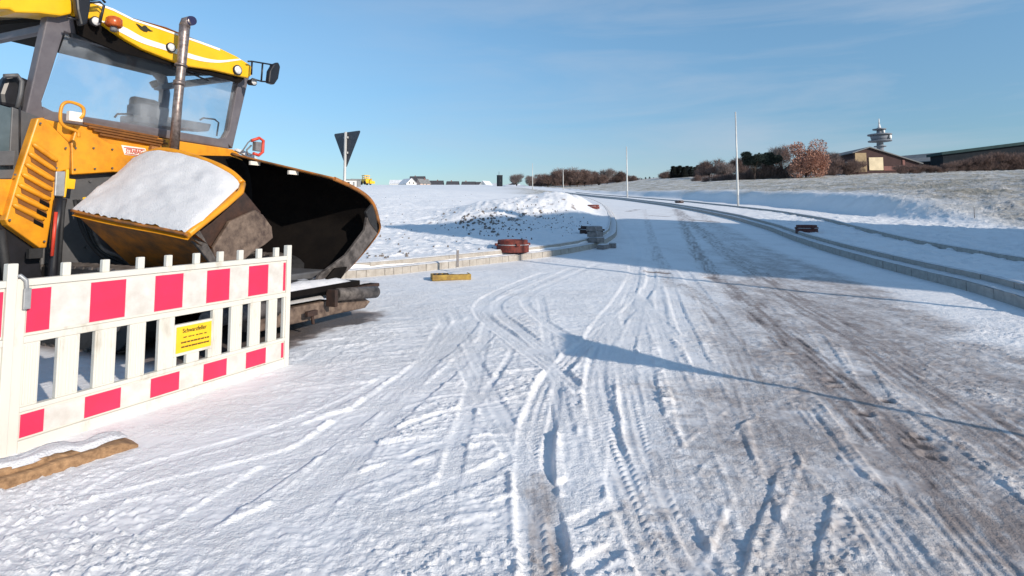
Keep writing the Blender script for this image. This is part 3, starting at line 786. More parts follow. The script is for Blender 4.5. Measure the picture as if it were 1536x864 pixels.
# louvred side grille
gl = -6.62
m = MB(); m.prism(poly_l([(56,177),(66,176),(103,213),(106,222),(105,254),(88,258),(82,300),(70,372),(60,372),(12,338),(8,330),(26,268)], gl), (-.12, 0, 0))
gr_ = m.build('louvred_grille', 'machine_orange', pav, bevel=.014)
lv = MB(); ld = MB()
Ls = [((49,215),(86,242)),((43,229),(84,256)),((38,245),(81,271)),((33,260),(78,286)),((28,276),(75,300)),((23,291),(71,315)),((19,306),(66,330))]
for i, (a, c) in enumerate(Ls):
    p, q = Lp(*a, gl+.012), Lp(*c, gl+.012)
    lv.tube([p+(q-p)*t for t in (0,.06,.2,.5,.8,.94,1)], [.010,.022,.026,.027,.026,.020,.010], 10)
    off = Vector((-.012, 0, -.062)); ld.prism([p+(q-p)*.08+off+Vector((0,0,.040)), q+off+Vector((0,0,.040)), q+off-Vector((0,0,.010)), p+(q-p)*.12+off-Vector((0,0,.010))], (.005, 0, 0))
lv.build('louvre_ridges', 'machine_orange', gr_); ld.build('louvre_shade', 'slat_and_shade_brown', gr_)  # brown strips paint the shadow below each louvre ridge
m = MB()
for i in (4, 5, 6):
    p, q = Lp(*Ls[i][0], gl+.012), Lp(*Ls[i][1], gl+.012); off = Vector((-.004, 0, -.062))
    m.prism([p+(q-p)*.68+off+Vector((0,0,.024)), q+off+Vector((0,0,.02)), q+off-Vector((0,0,.018)), p+(q-p)*.68+off-Vector((0,0,.018))], (.004, 0, 0))
m.build('open_slots', 'hopper_black', gr_)
# latch, yellow bracket, hydraulic ram
m = MB(); m.prism(poly_l([(84,257),(99,257),(97,295),(82,294)], -6.60), (-.08, 0, 0)); m.build('latch_box', 'galv', pav, bevel=.01)
m = MB(); m.prism(poly_l([(100,254),(104,254),(104,268),(114,269),(112,284),(101,283),(99,296),(96,296)], -6.60), (-.05, 0, 0)); m.build('latch_bracket', 'machine_yellow', pav, bevel=.006)
m = MB(); m.tube([Lp(91,298,-6.55), Lp(84,345,-6.55), Lp(80,400,-6.55), Lp(78,440,-6.55)], [.055,.046,.042,.042], 14); ram = m.build('hydraulic_ram', 'black_plastic', pav)
m = MB(); m.tube([Lp(84,318,-6.48), Lp(78,384,-6.48)], .016, 8); m.build('red_hose', 'red_paint', ram)
m = MB(); m.tube([Lp(96,300,-6.5), Lp(92,350,-6.5), Lp(88,420,-6.5)], .018, 8); m.build('hose', 'black_rubber', ram)
# left lower body: platform panels
m = MB(); m.prism(poly_l([(-70,148),(0,157),(46,170),(34,232),(-70,225)], -6.80), (-.5, 0, 0)); m.build('platform_panel', 'teal_grey', pav, bevel=.01)
m = MB(); m.prism(poly_l([(18,160),(66,178),(28,262),(12,262)], -6.79), (-.2, 0, 0)); m.build('corner_panel', 'machine_grey', pav, bevel=.01)
m = MB(); m.prism(poly_l([(-70,228),(24,226),(22,248),(-70,250)], -6.7), (-.3, 0, 0)); m.prism(poly_l([(-70,256),(26,254),(20,268),(-70,270)], -6.72), (-.3, 0, 0)); m.build('step_rail', 'machine_grey', pav, bevel=.008)
m = MB(); m.prism(poly_l([(-60,268),(22,269),(10,330),(-6,316),(-60,310)], -6.70), (-.3, 0, 0)); m.build('side_plate', 'machine_orange', pav, bevel=.008)
m = MB(); m.prism(poly_l([(-80,310),(10,334),(66,374),(60,392),(70,450),(-80,470)], -6.74), (-.5, 0, 0)); m.build('drive_cover', 'black_plastic', pav, bevel=.01)
m = MB(); m.tube([Lp(0,345,-6.6), Lp(8,395,-6.6), Lp(14,430,-6.6)], .04, 10); m.box(Lp(52,380,-6.62), (.05,.12,.10)); m.build('hydraulic_lines', 'black_rubber', pav)
# seat seen at the left edge, with tube
m = MB(); c0 = [(8,118),(16,110),(44,118),(52,128),(44,168),(2,158),(0,140)]; m.prism(poly_l(c0, -6.98), (-.14, 0, 0)); sb = m.build('side_seat', 'black_plastic', pav, bevel=.04)
m = MB(); m.tube([Lp(6,114,-6.9), Lp(26,113,-6.9), Lp(33,122,-6.9), Lp(31,140,-6.9), Lp(26,162,-6.9)], .022, 8); m.build('guard_rail', 'machine_grey', sb)
# cab
def cabl(py): return -6.95+.24*(190-py)/165
def cp(px, py, d=0): return Lp(px, py, cabl(py)+d)
m = MB()
m.prism([cp(*p) for p in [(72,20),(97,32),(97,46),(74,120),(63,152),(64,162),(72,172),(60,180),(38,172),(52,110)]], (-.12, 0, 0))
m.prism([cp(*p) for p in [(64,159),(80,167),(200,186),(330,208),(341,206),(344,223),(200,199),(66,180)]], (-.12, 0, 0))
m.prism([cp(*p) for p in [(358,118),(373,119),(349,223),(336,210),(344,196)]], (-.12, 0, 0))
m.prism([cp(*p) for p in [(80,16),(376,108),(372,126),(356,122),(300,106),(180,74),(118,56),(95,46)]], (-.12, 0, 0))
# side and rear frame
yb, yf = cp(50,165).y, cp(345,215).y
zt = 3.42; zb = 2.46
m.box((-3.35, -1.18, zb), (1.6, .08, .09)); m.box((-3.35, 1.18, zb), (1.6, .08, .09)); m.box((-3.3, -1.18, zt), (1.7, .08, .09)); m.box((-3.3, 1.18, zt), (1.7, .08, .09))
m.box((-4.15, -1.18, 3.02), (.09, .09, 1.15)); m.box((-4.15, 0, zb), (.09, 2.3, .09))
cab = m.build('cab_frame', 'cab_grey', pav, bevel=.012)
m = MB(); q = [cp(*p, -.05) for p in [(100,46),(180,76),(300,108),(361,124),(340,209),(200,188),(68,166),(62,155)]]; m.add(q+[p-Vector((.006,0,0)) for p in q], [list(range(8)), list(range(15,7,-1))]); m.build('windscreen', 'glass', cab, fix=False)
m = MB(); m.tube([Lp(205,98,-8.55), Lp(228,103,-8.55), Lp(243,118,-8.55), Lp(247,140,-8.55), Lp(243,180,-8.55)], [.05,.07,.08,.08,.07], 12); m.build('rear_pillar', 'cab_grey', cab)
m = MB(); m.prism([cp(104,50,.02), cp(300,104,.02), cp(300,107,.02), cp(104,56,.02)], (.03,0,0)); m.tube([cp(262,100,.05), cp(312,121,.05)], .012, 6); m.tube([cp(325,99+8,.05), cp(285,112,.05)], .008, 6); m.build('wiper', 'black_plastic', cab)
# controls inside
m = MB(); m.box(Lp(222,175,-7.7), (.30,.42,.30)); m.prism(poly_l([(235,172),(280,180),(318,186),(314,197),(230,190)], -7.6), (-.25,0,0)); m.box(Lp(228,184,-7.6), (.3,.7,.10)); m.build('control_console', 'console_grey', pav, bevel=.02)
m = MB(); m.box(Lp(216,162,-8.2), (.14,.42,.30)); m.box(Lp(219,200,-8.2), (.5,.5,.5)); m.build('operator_seat', 'black_plastic', pav, bevel=.06)
m = MB(); m.tube([Lp(229,122,-8.1), Lp(234,130,-8.1)], .055, 8); m.build('cab_fan', 'black_plastic', pav)
m = MB(); m.tube([Lp(300,180,-7.5), Lp(305,177,-7.5), Lp(322,179,-7.5), Lp(328,184,-7.5), Lp(325,204,-7.5)], .014, 6); m.build('hand_rail', 'black_plastic', pav); m = MB(); m.tube([Lp(172,176,-7.5), Lp(176,171,-7.5), Lp(195,171,-7.5), Lp(205,176,-7.5)], .014, 6); m.build('hand_rail', 'black_plastic', pav)
# roof
rl = -6.62
fas = [(108,-14),(128,0),(170,12),(200,27),(240,40),(300,61),(330,72),(355,84),(377,98),(378,113),(372,117),(350,112),(320,105),(285,100),(250,88),(215,74),(190,60),(172,48),(150,32),(130,27),(112,22)]
m = MB(); m.prism(poly_l(fas, rl), (-.10, 0, 0)); roof = m.build('roof_fascia', 'machine_yellow', pav, bevel=.02)
a = Lp(112,0,rl); c = Lp(377,98,rl)
m = MB(); 
n = 8; rws = []
for i in range(n+1):
    t = i/n; x = -2.28-2.15*t; hump = .05*math.sin(math.pi*min(1, t*1.0))
    yl = a.y-.28*min(1, t*6); 
    rws.append([Vector((x, yl, 3.62+hump+.18*t)), Vector((x, yl*.5, 3.76+hump+.12*t)), Vector((x, 0, 3.79+hump+.1*t)), Vector((x, c.y*.5, 3.74+hump+.12*t)), Vector((x, c.y, 3.62+hump+.18*t))])
m.grid(rws); m.grid([[v-Vector((0,0,.10)) for v in r] for r in rws][::-1]); m.build('roof_shell', 'machine_yellow', roof)
m = MB(); m.prism([Lp(p[0],p[1],-6.60) for p in [(-70,-32),(-10,-12),(60,-12),(100,-8),(110,3),(108,21),(92,24),(60,20),(24,19),(16,14),(-70,13)]], (-.35, 0, 0)); m.build('roof_side', 'machine_yellow', roof, bevel=.02)
m = MB(); m.box((-3.3, .02, 3.58), (2.0, 2.5, .05), ry=.09); m.prism(poly_l([(130,26),(150,34),(190,60),(285,100),(368,116),(360,124),(180,78),(118,52),(112,24)], -6.68), (-.04,0,0)); m.build('roof_lining', 'hopper_black', roof)
m = MB()
top = catmull([(150,30),(185,40),(215,56),(250,68),(290,82),(325,90),(360,88)], 5); bot = catmull([(150,31),(180,48),(212,64),(250,76),(290,89),(325,94),(362,90)], 5)
m.add([Lp(p[0],p[1],rl+.006) for p in top]+[Lp(p[0],p[1],rl+.006) for p in bot], [(i, i+1, len(top)+i+1, len(top)+i) for i in range(len(top)-1)])
e_t = [(140,2),(170,13),(200,28),(240,41),(300,62),(330,73)]; 
m.add([Lp(p[0],p[1],rl+.006) for p in e_t]+[Lp(p[0],p[1]+3,rl+.006) for p in e_t], [(i, i+1, 6+i+1, 6+i) for i in range(5)])
m.build('white_swoosh', 'swoosh_white', roof, fix=False)
m = MB(); bl = [(204,35),(209,37),(213,40),(216,38),(219,38.5),(222,42),(226,45),(230,46.5),(226,47),(222,46),(221,48),(216,47),(211,44),(207,39)]
m.prism(poly_l(bl, rl+.010), (-.004,0,0)); m.build('roof_emblem', 'black_ink', roof)
# lamps on the roof
def lamp(px, py, r, name):
    m = MB(); c = Lp(px, py, rl+.03); m.tube([c-Vector((.10,0,0)), c], [r*.8, r*1.15], 14); o = m.build(name, 'black_plastic', pav)
    g = MB(); g.tube([c, c+Vector((.012,0,0)), c+Vector((.02,0,0))], [r*.95, r*.85, r*.3], 14); g.build('lens', 'glass_lamp', o)
lamp(144,32,.05,'work_lamp'); lamp(357,105,.065,'work_lamp'); lamp(381,123,.05,'work_lamp'); lamp(257,71,.055,'work_lamp')
m = MB(); c = Lp(171,34,-6.5); m.tube([c+Vector((0,0,-.10)), c+Vector((0,0,-.03))], .035, 10); o = m.build('beacon', 'console_grey', pav)
m = MB(); m.tube([c+Vector((0,0,z)) for z in (-.05,-.03,.04,.06,.075)], [.07,.085,.08,.06,.02], 14); m.build('amber_dome', 'amber', o)
# mirrors
def mirror(pts, l, arm, name):
    m = MB(); m.prism(poly_l(pts, l), (-.08, 0, 0)); o = m.build(name, 'black_plastic', pav, bevel=.02)
    a_ = MB()
    for A_ in arm: a_.tube([Lp(*p, l-.04) for p in A_], .013, 6)
    a_.build('mirror_arm', 'black_plastic', o)
mirror([(411,96),(418,93),(421,100),(418,118),(412,127),(403,124),(405,106)], -6.5, [[(372,92),(378,92),(408,97)],[(378,93),(377,112)],[(394,94),(392,121)],[(378,118),(392,122),(406,123)],[(406,97),(404,122)]], 'wing_mirror')
mirror([(112,-30),(134,-30),(137,6),(132,36),(122,39),(116,14)], -6.45, [[(136,4),(150,3),(156,8),(150,34)],[(136,0),(152,-2),(158,4)],[(118,30),(100,26)]], 'wing_mirror')
m = MB(); m.tube([Lp(*p,-6.3) for p in [(377,211),(389,207),(395,211),(394,228),(388,233),(380,230)]], .022, 8); o = m.build('side_lamp_guard', 'red_paint', pav)
m = MB(); m.tube([Lp(*p,-6.3) for p in [(362,229),(372,214),(378,209)]], .009, 6); m.tube([Lp(*p,-6.3) for p in [(378,232),(372,232),(370,225),(377,218)]], .012, 6); m.box(Lp(387,220,-6.34), (.06,.14,.13)); m.build('side_lamp', 'console_grey', o)
# exhaust
m = MB(); m.tube([Lp(261,226,-6.42), Lp(266,160,-6.42), Lp(272,100,-6.42), Lp(276,52,-6.42), Lp(277,38,-6.42)], [.056,.054,.054,.062,.062], 20)
m.tube([Lp(268,128,-6.42), Lp(269,122,-6.42)], .067, 20); m.tube([Lp(271,100,-6.42), Lp(271.6,97,-6.42)], .072, 20)
ex = m.build('exhaust_pipe', 'pipe_metal', pav)
m = MB(); m.tube([Lp(277,40,-6.42), Lp(279,33,-6.42), Lp(287,31,-6.36)], [.066,.066,.06], 16); m.build('exhaust_elbow', 'pipe_metal', ex)
m = MB(); m.tube([Lp(286,31,-6.37), Lp(288,31,-6.33)], .058, 16); m.build('exhaust_mouth', 'pipe_blue', ex)
# hood handle
m = MB(); m.tube([Vector(Lp(p[0],p[1],-6.5)) for p in catmull([(118,206),(117,198),(108,194),(98,190),(91,182),(91,166),(95,156),(104,153),(118,157),(125,163),(125,172),(120,178)], 4)], .017, 8); h = m.build('grab_handle', 'machine_orange', pav)
m = MB(); m.box(Lp(112,175,-6.52), (.05,.13,.10)); m.build('handle_plate', 'label_white', h)
# small fittings: bolts, hoses, warning decals, frost
m = MB()
for px_, py_ in [(113,222),(140,222),(168,224),(112,254),(142,253),(168,252),(60,185),(22,262),(14,330),(66,362),(98,222),(84,252)]:
    m = MB(); c = Lp(px_, py_, -6.60 if px_ < 105 else -6.69); m.tube([c, c+Vector((.014,0,0))], .010, 6); m.build('bolt', 'machine_grey', hood)
m = MB()
for y_ in (-1.05, -.75, -.45):
    for z_ in (.6, 1.0, 1.4, 1.75): m = MB(); m.tube([(-2.375,y_,z_), (-2.355,y_,z_)], .014, 6); m.build('bolt', 'machine_grey', pav)
for k_, (r0, mt_) in enumerate(((.020,'black_rubber'),(.016,'black_rubber'),(.024,'worn_steel'))):
    m = MB(); m.tube([Vector(p) for p in catmull([tuple(Lp(112+6*k_,300,-6.6)), tuple(Lp(122+8*k_,340,-6.5)), tuple(Lp(140+6*k_,372,-6.45)), tuple(Lp(165+5*k_,392-4*k_,-6.4)), tuple(Lp(200,402,-6.4))], 5)], r0, 8); m.build('hose', mt_, pav)
m = MB(); m.prism(poly_l([(124,296),(134,295),(133,305),(123,306)], -6.76), (.004,0,0)); m.build('warning_decal', 'sign_yellow', pav)
m = MB(); m.prism(poly_l([(28,160),(31,160),(31,262),(28,262)], -6.785), (.006,0,0)); m.build('panel_seam', 'black_plastic', pav)
m = MB()
for t_ in np.linspace(0, 1, 9): 
    c = Lp(112,0,-6.62)*(1-t_)+Lp(375,97,-6.62)*t_
q_ = [Lp(p[0], p[1], -6.66) for p in [(350,226),(362,232),(374,239),(384,240),(376,232),(362,226),(352,223)]]
m.prism(q_, (.05,0,.0)); m.build('frost_patch', 'snow', hood)
# hopper: near wing
bot = [(108,316),(150,326),(195,335),(240,343),(282,352)]
topc = [(200,243),(224,231),(252,227),(310,243),(345,259),(364,276)]
bl = np.array(catmull([tuple(Wp(*p, 3.5)) for p in bot], 6)); tl = np.array(catmull([tuple(Wp(*p, 4.25)) for p in topc], 6))
def resample(c, n):
    s = np.concatenate([[0], np.cumsum(np.linalg.norm(np.diff(c, axis=0), axis=1))]); t = np.linspace(0, s[-1], n)
    return np.stack([np.interp(t, s, c[:, k]) for k in range(3)], -1)
nB = 44; bl = resample(bl, nB); tl = resample(tl, nB)
m = MB(); rws = [[Vector(bl[i]*(1-t)+tl[i]*t) for i in range(nB)] for t in np.linspace(0, 1, 8)]
m.grid(rws); m.grid([[v-Vector((0,0,.05)) for v in r] for r in rws][::-1])
wing = m.build('near_hopper_wing', 'machine_orange', pav)
m = MB(); rws = []
nor = (Vector(tl[0])-Vector(bl[0])).cross(Vector(bl[-1])-Vector(bl[0])).normalized()
if nor.z < 0: nor = -nor
for t in np.linspace(.012, .97, 34):
    r = []
    for i in range(nB):
        s = i/(nB-1); v = Vector(bl[i]*(1-t)+tl[i]*t)
        e = min(1, t/.04, (1-t)/.03, s/.02+.2, (1-s)/.03)
        jag = random.uniform(-.02, .012) if t < .05 else 0
        h = .004+(.036+.022*float(fbm(np.array(s*6.), np.array(t*5.), 4))+random.uniform(-.002,.002))*max(0, e)**.5
        r.append(v+nor*h+Vector((0,0,jag)))
    rws.append(r)
m.grid(rws)
rws2 = m
m.build('wing_snow', 'snow', wing)
m = MB(); m.tube([Vector(p)+nor*.01 for p in tl], .035, 10); e0 = [Vector(tl[-1]), Vector(Lp(361,288,-4.70)), Vector(Lp(338,308,-4.68)), Vector(Lp(305,334,-4.66)), Vector(bl[-1])]
m.tube(e0, .032, 10); m.build('wing_rim', 'machine_orange', wing)
m = MB(); m.tube([Vector(p) for p in bl], .016, 8); m.build('wing_fold', 'dirty_shaded_orange', wing)
fr, ff = Wp(200,402,4.05), Wp(338,396,4.2)
m = MB(); rws = [[Vector(bl[i])*(1-t)+(fr*(1-i/(nB-1))+ff*(i/(nB-1)))*t for i in range(nB)] for t in np.linspace(0, 1, 6)]
m.grid(rws); m.grid([[v+Vector((0,.05,.02)) for v in r] for r in rws][::-1]); m.build('wing_underside', 'dirty_shaded_orange', wing)  # darker orange: grime, and the low light under the wing painted in
m = MB(); m.tube([Lp(225,222,-6.40), Lp(262,229,-6.38), Lp(300,241,-6.2), Lp(322,250,-6.1), Lp(345,262,-5.9)], .035, 8); m.build('wing_hinge_bar', 'dirty_shaded_orange', wing)
# near front flap plates
m = MB(); m.prism(poly_l([(364,284),(392,318),(384,350),(340,372),(330,396),(288,352),(318,334),(345,308)], -4.84), (-.04,0,0)); m.build('inner_wing_plate', 'dark_brown_steel', wing, bevel=.01)
m = MB(); m.prism(poly_l([(345,332),(384,315),(395,322),(408,340),(410,357),(398,367),(378,380),(358,398),(330,396),(322,384),(320,372)], -4.76), (-.05,0,0)); m.build('front_flap', 'brown_steel', wing, bevel=.012)
m = MB(); m.prism(poly_l([(284,354),(300,345),(322,384),(334,400),(322,402)], -4.72), (-.04,0,0)); m.build('flap_hinge', 'worn_steel', wing, bevel=.008)
# rear inner wall
m = MB(); m.prism(poly_l([(205,262),(258,232),(346,234),(394,252),(396,330),(392,430),(205,430)], -6.5), (-.08,0,0)); m.build('hopper_back_wall', 'hopper_black', pav)
# far wing
fp = [Lp(*p,-4.66) for p in [(500,268),(528,281),(548,294),(559,308),(565,328),(567,349),(532,394),(496,428)]]
rp = [Lp(*p,-6.45) for p in [(345,230),(352,234),(366,242),(374,258),(378,290),(378,330),(372,380),(366,420)]]
rp[0] = Lp(345,231,-6.35)
ns = 24
m = MB(); rws = []
A_ = np.array(catmull([tuple(p) for p in fp], 4)); B_ = np.array(catmull([tuple(p) for p in rp], 4))
for i in range(len(A_)):
    r = []
    for k in range(ns+1):
        t = k/ns; v = A_[i]*(1-t)+B_[i]*t; r.append(Vector(v))
    rws.append(r)
m.grid(rws); fw = m.build('far_hopper_wing', 'hopper_black', pav, fix=False)
m = MB(); m.grid([[v+Vector((0,.045,.012)) for v in r] for r in rws]); m.build('wing_outer_skin', 'dirty_shaded_orange', fw, fix=False)
m = MB(); m.tube([Vector(p)+Vector((0,.02,0)) for p in A_[:18]], .028, 8); m.tube([Vector(r)+Vector((0,.02,.0)) for r in rws[0]], .018, 8); m.build('wing_rim', 'dirty_shaded_orange', fw)
for t in (.22, .62):
    v = rws[0][int((1-t)*ns)]; m = MB(); m.box(v+Vector((.02,-.01,-.05)), (.03,.16,.05)); m.build('wing_bracket', 'label_white', fw)
m = MB(); m.prism(poly_l([(552,322),(556,330),(567,350),(535,392),(503,426),(494,431),(476,420),(480,412),(520,382),(548,345)], -4.60), (-.05,0,0)); m.build('far_front_flap', 'worn_steel', fw, bevel=.01)
m = MB(); m.prism(poly_l([(559,306),(565,326),(567,350),(556,336),(549,318)], -4.59), (-.04,0,0)); m.build('rim_guard', 'black_rubber', fw, bevel=.008)
m = MB(); m.prism(poly_l([(503,402),(521,400),(516,412),(504,428),(496,424),(490,418)], -4.555), (-.02,0,0)); m.build('flap_opening', 'hopper_black', fw)
# hopper floor, snow, beams, rollers
m = MB(); m.box((-1.1, .15, .50), (2.2, 1.9, .06)); m.build('hopper_floor', 'hopper_black', pav)
m = MB(); rws = []
for i in range(14):
    r = []
    for j in range(10):
        x = -.42+.40*j/9; yy = -.3+1.25*i/13; e = min(1, i/3, (13-i)/3, j/2, (9-j)/2)
        r.append(Vector((x, yy, .535+.07*e**.6*(.7+.5*random.random()))))
    rws.append(r)
m.grid(rws); m.build('hopper_snow', 'snow', pav)
m = MB(); m.prism([Vector((0,0,0))+Lp(*p,-4.62) for p in [(380,428),(500,416),(512,424),(506,444),(380,466)]], (-.35,0,0)); m.build('front_beam', 'black_rubber', pav, bevel=.01)
R1, R2 = Lp(503,442,-4.45), Lp(563,438,-4.45)
m = MB(); m.tube([R1, R2], .078, 18); ro = m.build('push_roller', 'worn_steel', pav)
m = MB(); m.tube([R1-Vector((0,1.75,0)), R1-Vector((0,.85,0))], .078, 18); m.build('push_roller', 'worn_steel', pav)
m = MB(); m.prism(poly_l([(380,478),(437,462),(497,450),(508,452),(545,446),(556,452),(548,462),(500,472),(470,480),(437,487),(380,500)], -4.52), (-.22,0,0)); m.build('roller_beam', 'brown_steel', pav, bevel=.012)
m = MB(); m.box(Lp(498,447,-4.40), (.14,.05,.20)); m.build('roller_bracket', 'dark_brown_steel', pav, bevel=.01)
m = MB(); m.box(Lp(467,470,-4.42), (.05,.16,.06)); m.tube([Lp(468,470,-4.44), Lp(470,486,-4.44)], .02, 8); m.build('towing_lug', 'dark_brown_steel', pav, bevel=.01)
m = MB(); m.box(Lp(540,430,-4.75), (.25,.55,.05)); m.build('bumper_plate', 'dark_brown_steel', pav, bevel=.01)
m = MB(); rws = []
p0, p1 = Lp(380,468,-4.56), Lp(497,447,-4.56)
for i in range(26):
    t = i/25; v = p0*(1-t)+p1*t; e = min(1, t/.05, (1-t)/.08)
    rws.append([v+Vector((.05-.22*s, random.uniform(-.01,.01), -.005+.05*(e*math.sin(math.pi*min(1,s*.9+.1)))**.6)) for s in np.linspace(0,1,7)])
m.grid(rws); m.build('beam_snow', 'snow', pav)
m = MB(); q = Lp(540,427,-4.75); rws = [[q+Vector((.1-.2*b_, -.27+.5*a_, .02+.02*math.sin(math.pi*a_)*math.sin(math.pi*b_)+random.uniform(0,.006))) for b_ in np.linspace(0,1,6)] for a_ in np.linspace(0,1,12)]; m.grid(rws); m.build('bumper_snow', 'snow', pav)
# rear: screed and platform, seen only from other sides
m = MB(); m.box((-6.9, 0, .45), (.9, 2.6, .55)); m.box((-6.6, 0, 1.0), (.5, 2.4, .10)); m.build('screed', 'machine_orange', pav, bevel=.02)

# ------------------------------------------------------------------ yield signs
def yield_sign(base, rz, label, hh=3.05, side=.9):
    root = empty('yield_sign', base, rz, label, 'traffic sign', 'yield signs')
    m = MB(); m.tube([(0,0,-.1),(0,0,hh)], .030, 12); m.build('post', 'pole_metal', root)
    ht = side*.866; r_ = .06; pts = []
    cs = [(-side/2, ht), (side/2, ht), (0, 0)]
    for i, (x, z) in enumerate(cs):
        pr = Vector(cs[i-1]); nx_ = Vector(cs[(i+1) % 3]); c = Vector((x, z)); a_ = (pr-c).normalized(); b_ = (nx_-c).normalized()
        for k in range(5):
            t = k/4; p = c+(a_*(1-t)**2+b_*t**2)*r_; pts.append((p.x, .035, hh-ht-.0+p.y))
    m = MB(); m.prism(pts, (0, .004, 0)); m.build('sign_back', 'sign_back', root)
    ctr = Vector((0, hh-ht*.34)); 
    m = MB(); inner = [(x*.98, .0415, ctr.y+(z-ctr.y)*.98) for x, _, z in pts]; m.prism(inner, (0, .002, 0)); m.build('red_border', 'red_paint', root)
    m = MB(); inner = [(x*.66, .0445, ctr.y+(z-ctr.y)*.66) for x, _, z in pts]; m.prism(inner, (0, .002, 0)); m.build('white_field', 'label_white', root)
    m = MB(); m.box((0, .015, hh-.12), (.12, .03, .04)); m.build('clamp', 'pole_metal', root); m = MB(); m.box((0, .015, hh-.45), (.12, .03, .04)); m.build('clamp', 'pole_metal', root)
    return root
YS = 11.6; sp = ray(516.5, 290); t = YS/sp.y; sx, sy = sp.x*t, YS
ztop = H0+(ray(516,198)*(YS/ray(516,198).y)).z
vdir = math.atan2(sy, sx)
yield_sign((sx, sy, tz(sx, sy)), vdir-math.pi/2-math.radians(52), 'grey-backed triangular yield sign on a pole behind the paver', hh=ztop-tz(sx, sy))
SD = Vector((-.735,.678,0)).normalized(); ELEV = math.radians(22.5); COT = 1/math.tan(ELEV)
apex = Vector((*near_pt(1122,569), 0)); bs = apex-SD*(2.15*COT)
yield_sign((bs.x, bs.y, tz(bs.x, bs.y)), math.radians(84), 'yield sign outside the view whose shadow falls across the road', hh=2.15+.80-tz(bs.x, bs.y), side=.96)

# ------------------------------------------------------------------ lamp columns
def column(x, y, h, label, r=.065):
    root = empty('lamp_column', (x, y, tz(x, y)), 0, label, 'lamp column', 'bare lamp columns along the footpath')
    m = MB(); m.tube([(0,0,-.2),(0,0,1.0),(0,0,h*.5),(0,0,h)], [r*1.15, r*1.15, r*.95, r*.7], 12); m.build('shaft', 'pole_metal', root)
    m = MB(); m.box((0,-r*1.12,.75), (.075,.012,.32)); m.build('service_door', 'galv', root)
for px_, pb, pt, Yc, lb in [(1107,306,168,44,'tall bare lamp column on the near right footpath, the largest of the row'),(941,295,220,79,'bare lamp column at the road bend, second largest of the row'),(845,290,253,150,'small distant lamp column in front of the wood, right of the smallest one'),(799,285,245,152,'farthest thin lamp column left of the wood, leftmost of the row')]:
    g = at(px_, Yc); rt = ray(px_, pt); zt_ = H0+rt.z*Yc/rt.y
    column(g.x, g.y, zt_-g.z, lb, .075 if Yc < 60 else .10)
column(10.9, 4.0, 8.0, 'lamp column outside the view, casting the long thin shadow')

# ------------------------------------------------------------------ manhole rings
def ring(g, R, hgt, matn, label, tilt=0):
    root = empty('manhole_ring', g, random.uniform(0, 3), label, 'manhole ring', 'manhole rings beside the road')
    root.rotation_euler = (tilt, tilt*.5, random.uniform(0, 3))
    def rg(R0, R1, z0, z1, n=36):
        m = MB(); prof = [(R0, z0), (R1-.01, z0), (R1, z0+.015), (R1, z1-.012), (R1-.012, z1), (R0+.008, z1), (R0, z1-.01), (R0, z0)]
        rws = [[(a*math.cos(6.28319*k/n), a*math.sin(6.28319*k/n), z) for a, z in prof] for k in range(n+1)]; m.grid(rws, False); return m
    rg(R*.72, R, -.06, hgt*.48).build('lower_ring', matn, root)
    rg(R*.70, R*.93, hgt*.52, hgt).build('upper_ring', matn, root)
    for k in range(4):
        m = MB(); a = k*1.571+.4; m.box((math.cos(a)*R*1.0, math.sin(a)*R*1.0, hgt*.55), (.10,.09,.06), rz=a); m.build('lug', matn, root)
    n = 30; s = MB(); s.grid([[(a*math.cos(6.28319*k/n), a*math.sin(6.28319*k/n), z) for a, z in ((R*.90, hgt*.49), (R*1.005, hgt*.50+.012), (R*.99, hgt*.50))] for k in range(9, 24)])
    s.grid([[(a*math.cos(6.28319*k/n), a*math.sin(6.28319*k/n), hgt*.35+.02*(1-a/R)) for a in (.01, R*.3, R*.6, R*.74)] for k in range(n+1)])
    s.build('ring_snow', 'snow', root)
    return root
ring(gp(769,375), .42, .25, 'rust_red', 'rust red manhole ring with snow inside, beside the pale left kerb')
ring(gp(887,350), .40, .24, 'rust_dark', 'nearly black manhole ring behind the stack of kerb blocks', .03)
ring(gp(1210,347.5), .36, .24, 'rust_mid', 'dark red manhole ring on the snowy footpath at the right')
ring(at(1019,53), .40, .24, 'rust_dark', 'small far manhole ring on the footpath by the bend')
ring(gp(890,312), .42, .22, 'rust_red', 'far reddish manhole ring where the left kerb meets the bend')

# kerb block stack
g = Vector((*near_pt(897,366), 0)); g.z = float(zroad(np.array(g.y)))
def block(loc, d, rz, lab, snowy=True):
    root = empty('kerb_block', loc, rz, lab, 'stone block', 'loose kerb blocks')
    m = MB(); m.box((0,0,d[2]/2), d); m.build('stone', 'stone', root, bevel=.012)
    s = MB(); nx2, ny2 = 8, 6
    s.grid([[Vector((d[0]*(-.47+.94*i/nx2), d[1]*(-.46+.92*j/ny2), d[2]+.003+.022*(min(i,nx2-i,1)*min(j,ny2-j,1))+random.uniform(0,.004))) for j in range(ny2+1)] for i in range(nx2+1)]); s.build('snow_cap', 'snow', root)
    return root
kd = math.atan2(17-15, 2.7-1.0)
ze = lambda v: float(zroad(np.array(v.y)))
k0 = at(897,16.9); k0 = Vector((np.interp(16.9,*_kl)-.02, 16.9, ze(Vector((0,16.9,0)))))
k0 = Vector((2.62, 16.75, ze(Vector((0,16.75,0)))))
block(k0+Vector((-.02,.12,.165)), (.42,.34,.14), kd, 'snow topped pale block, lowest of the stack on the left kerb')
block(k0+Vector((-.05,.16,.33)), (.40,.34,.15), kd+.06, 'dark grey block in the middle of the stack on the left kerb')
block(k0+Vector((-.07,.16,.505)), (.40,.33,.15), kd-.04, 'dark grey block on top of the stack on the left kerb')
block(k0+Vector((.14,-.26,-.01)), (.52,.22,.12), kd+.1, 'long dark block lying on the road against the left kerb')
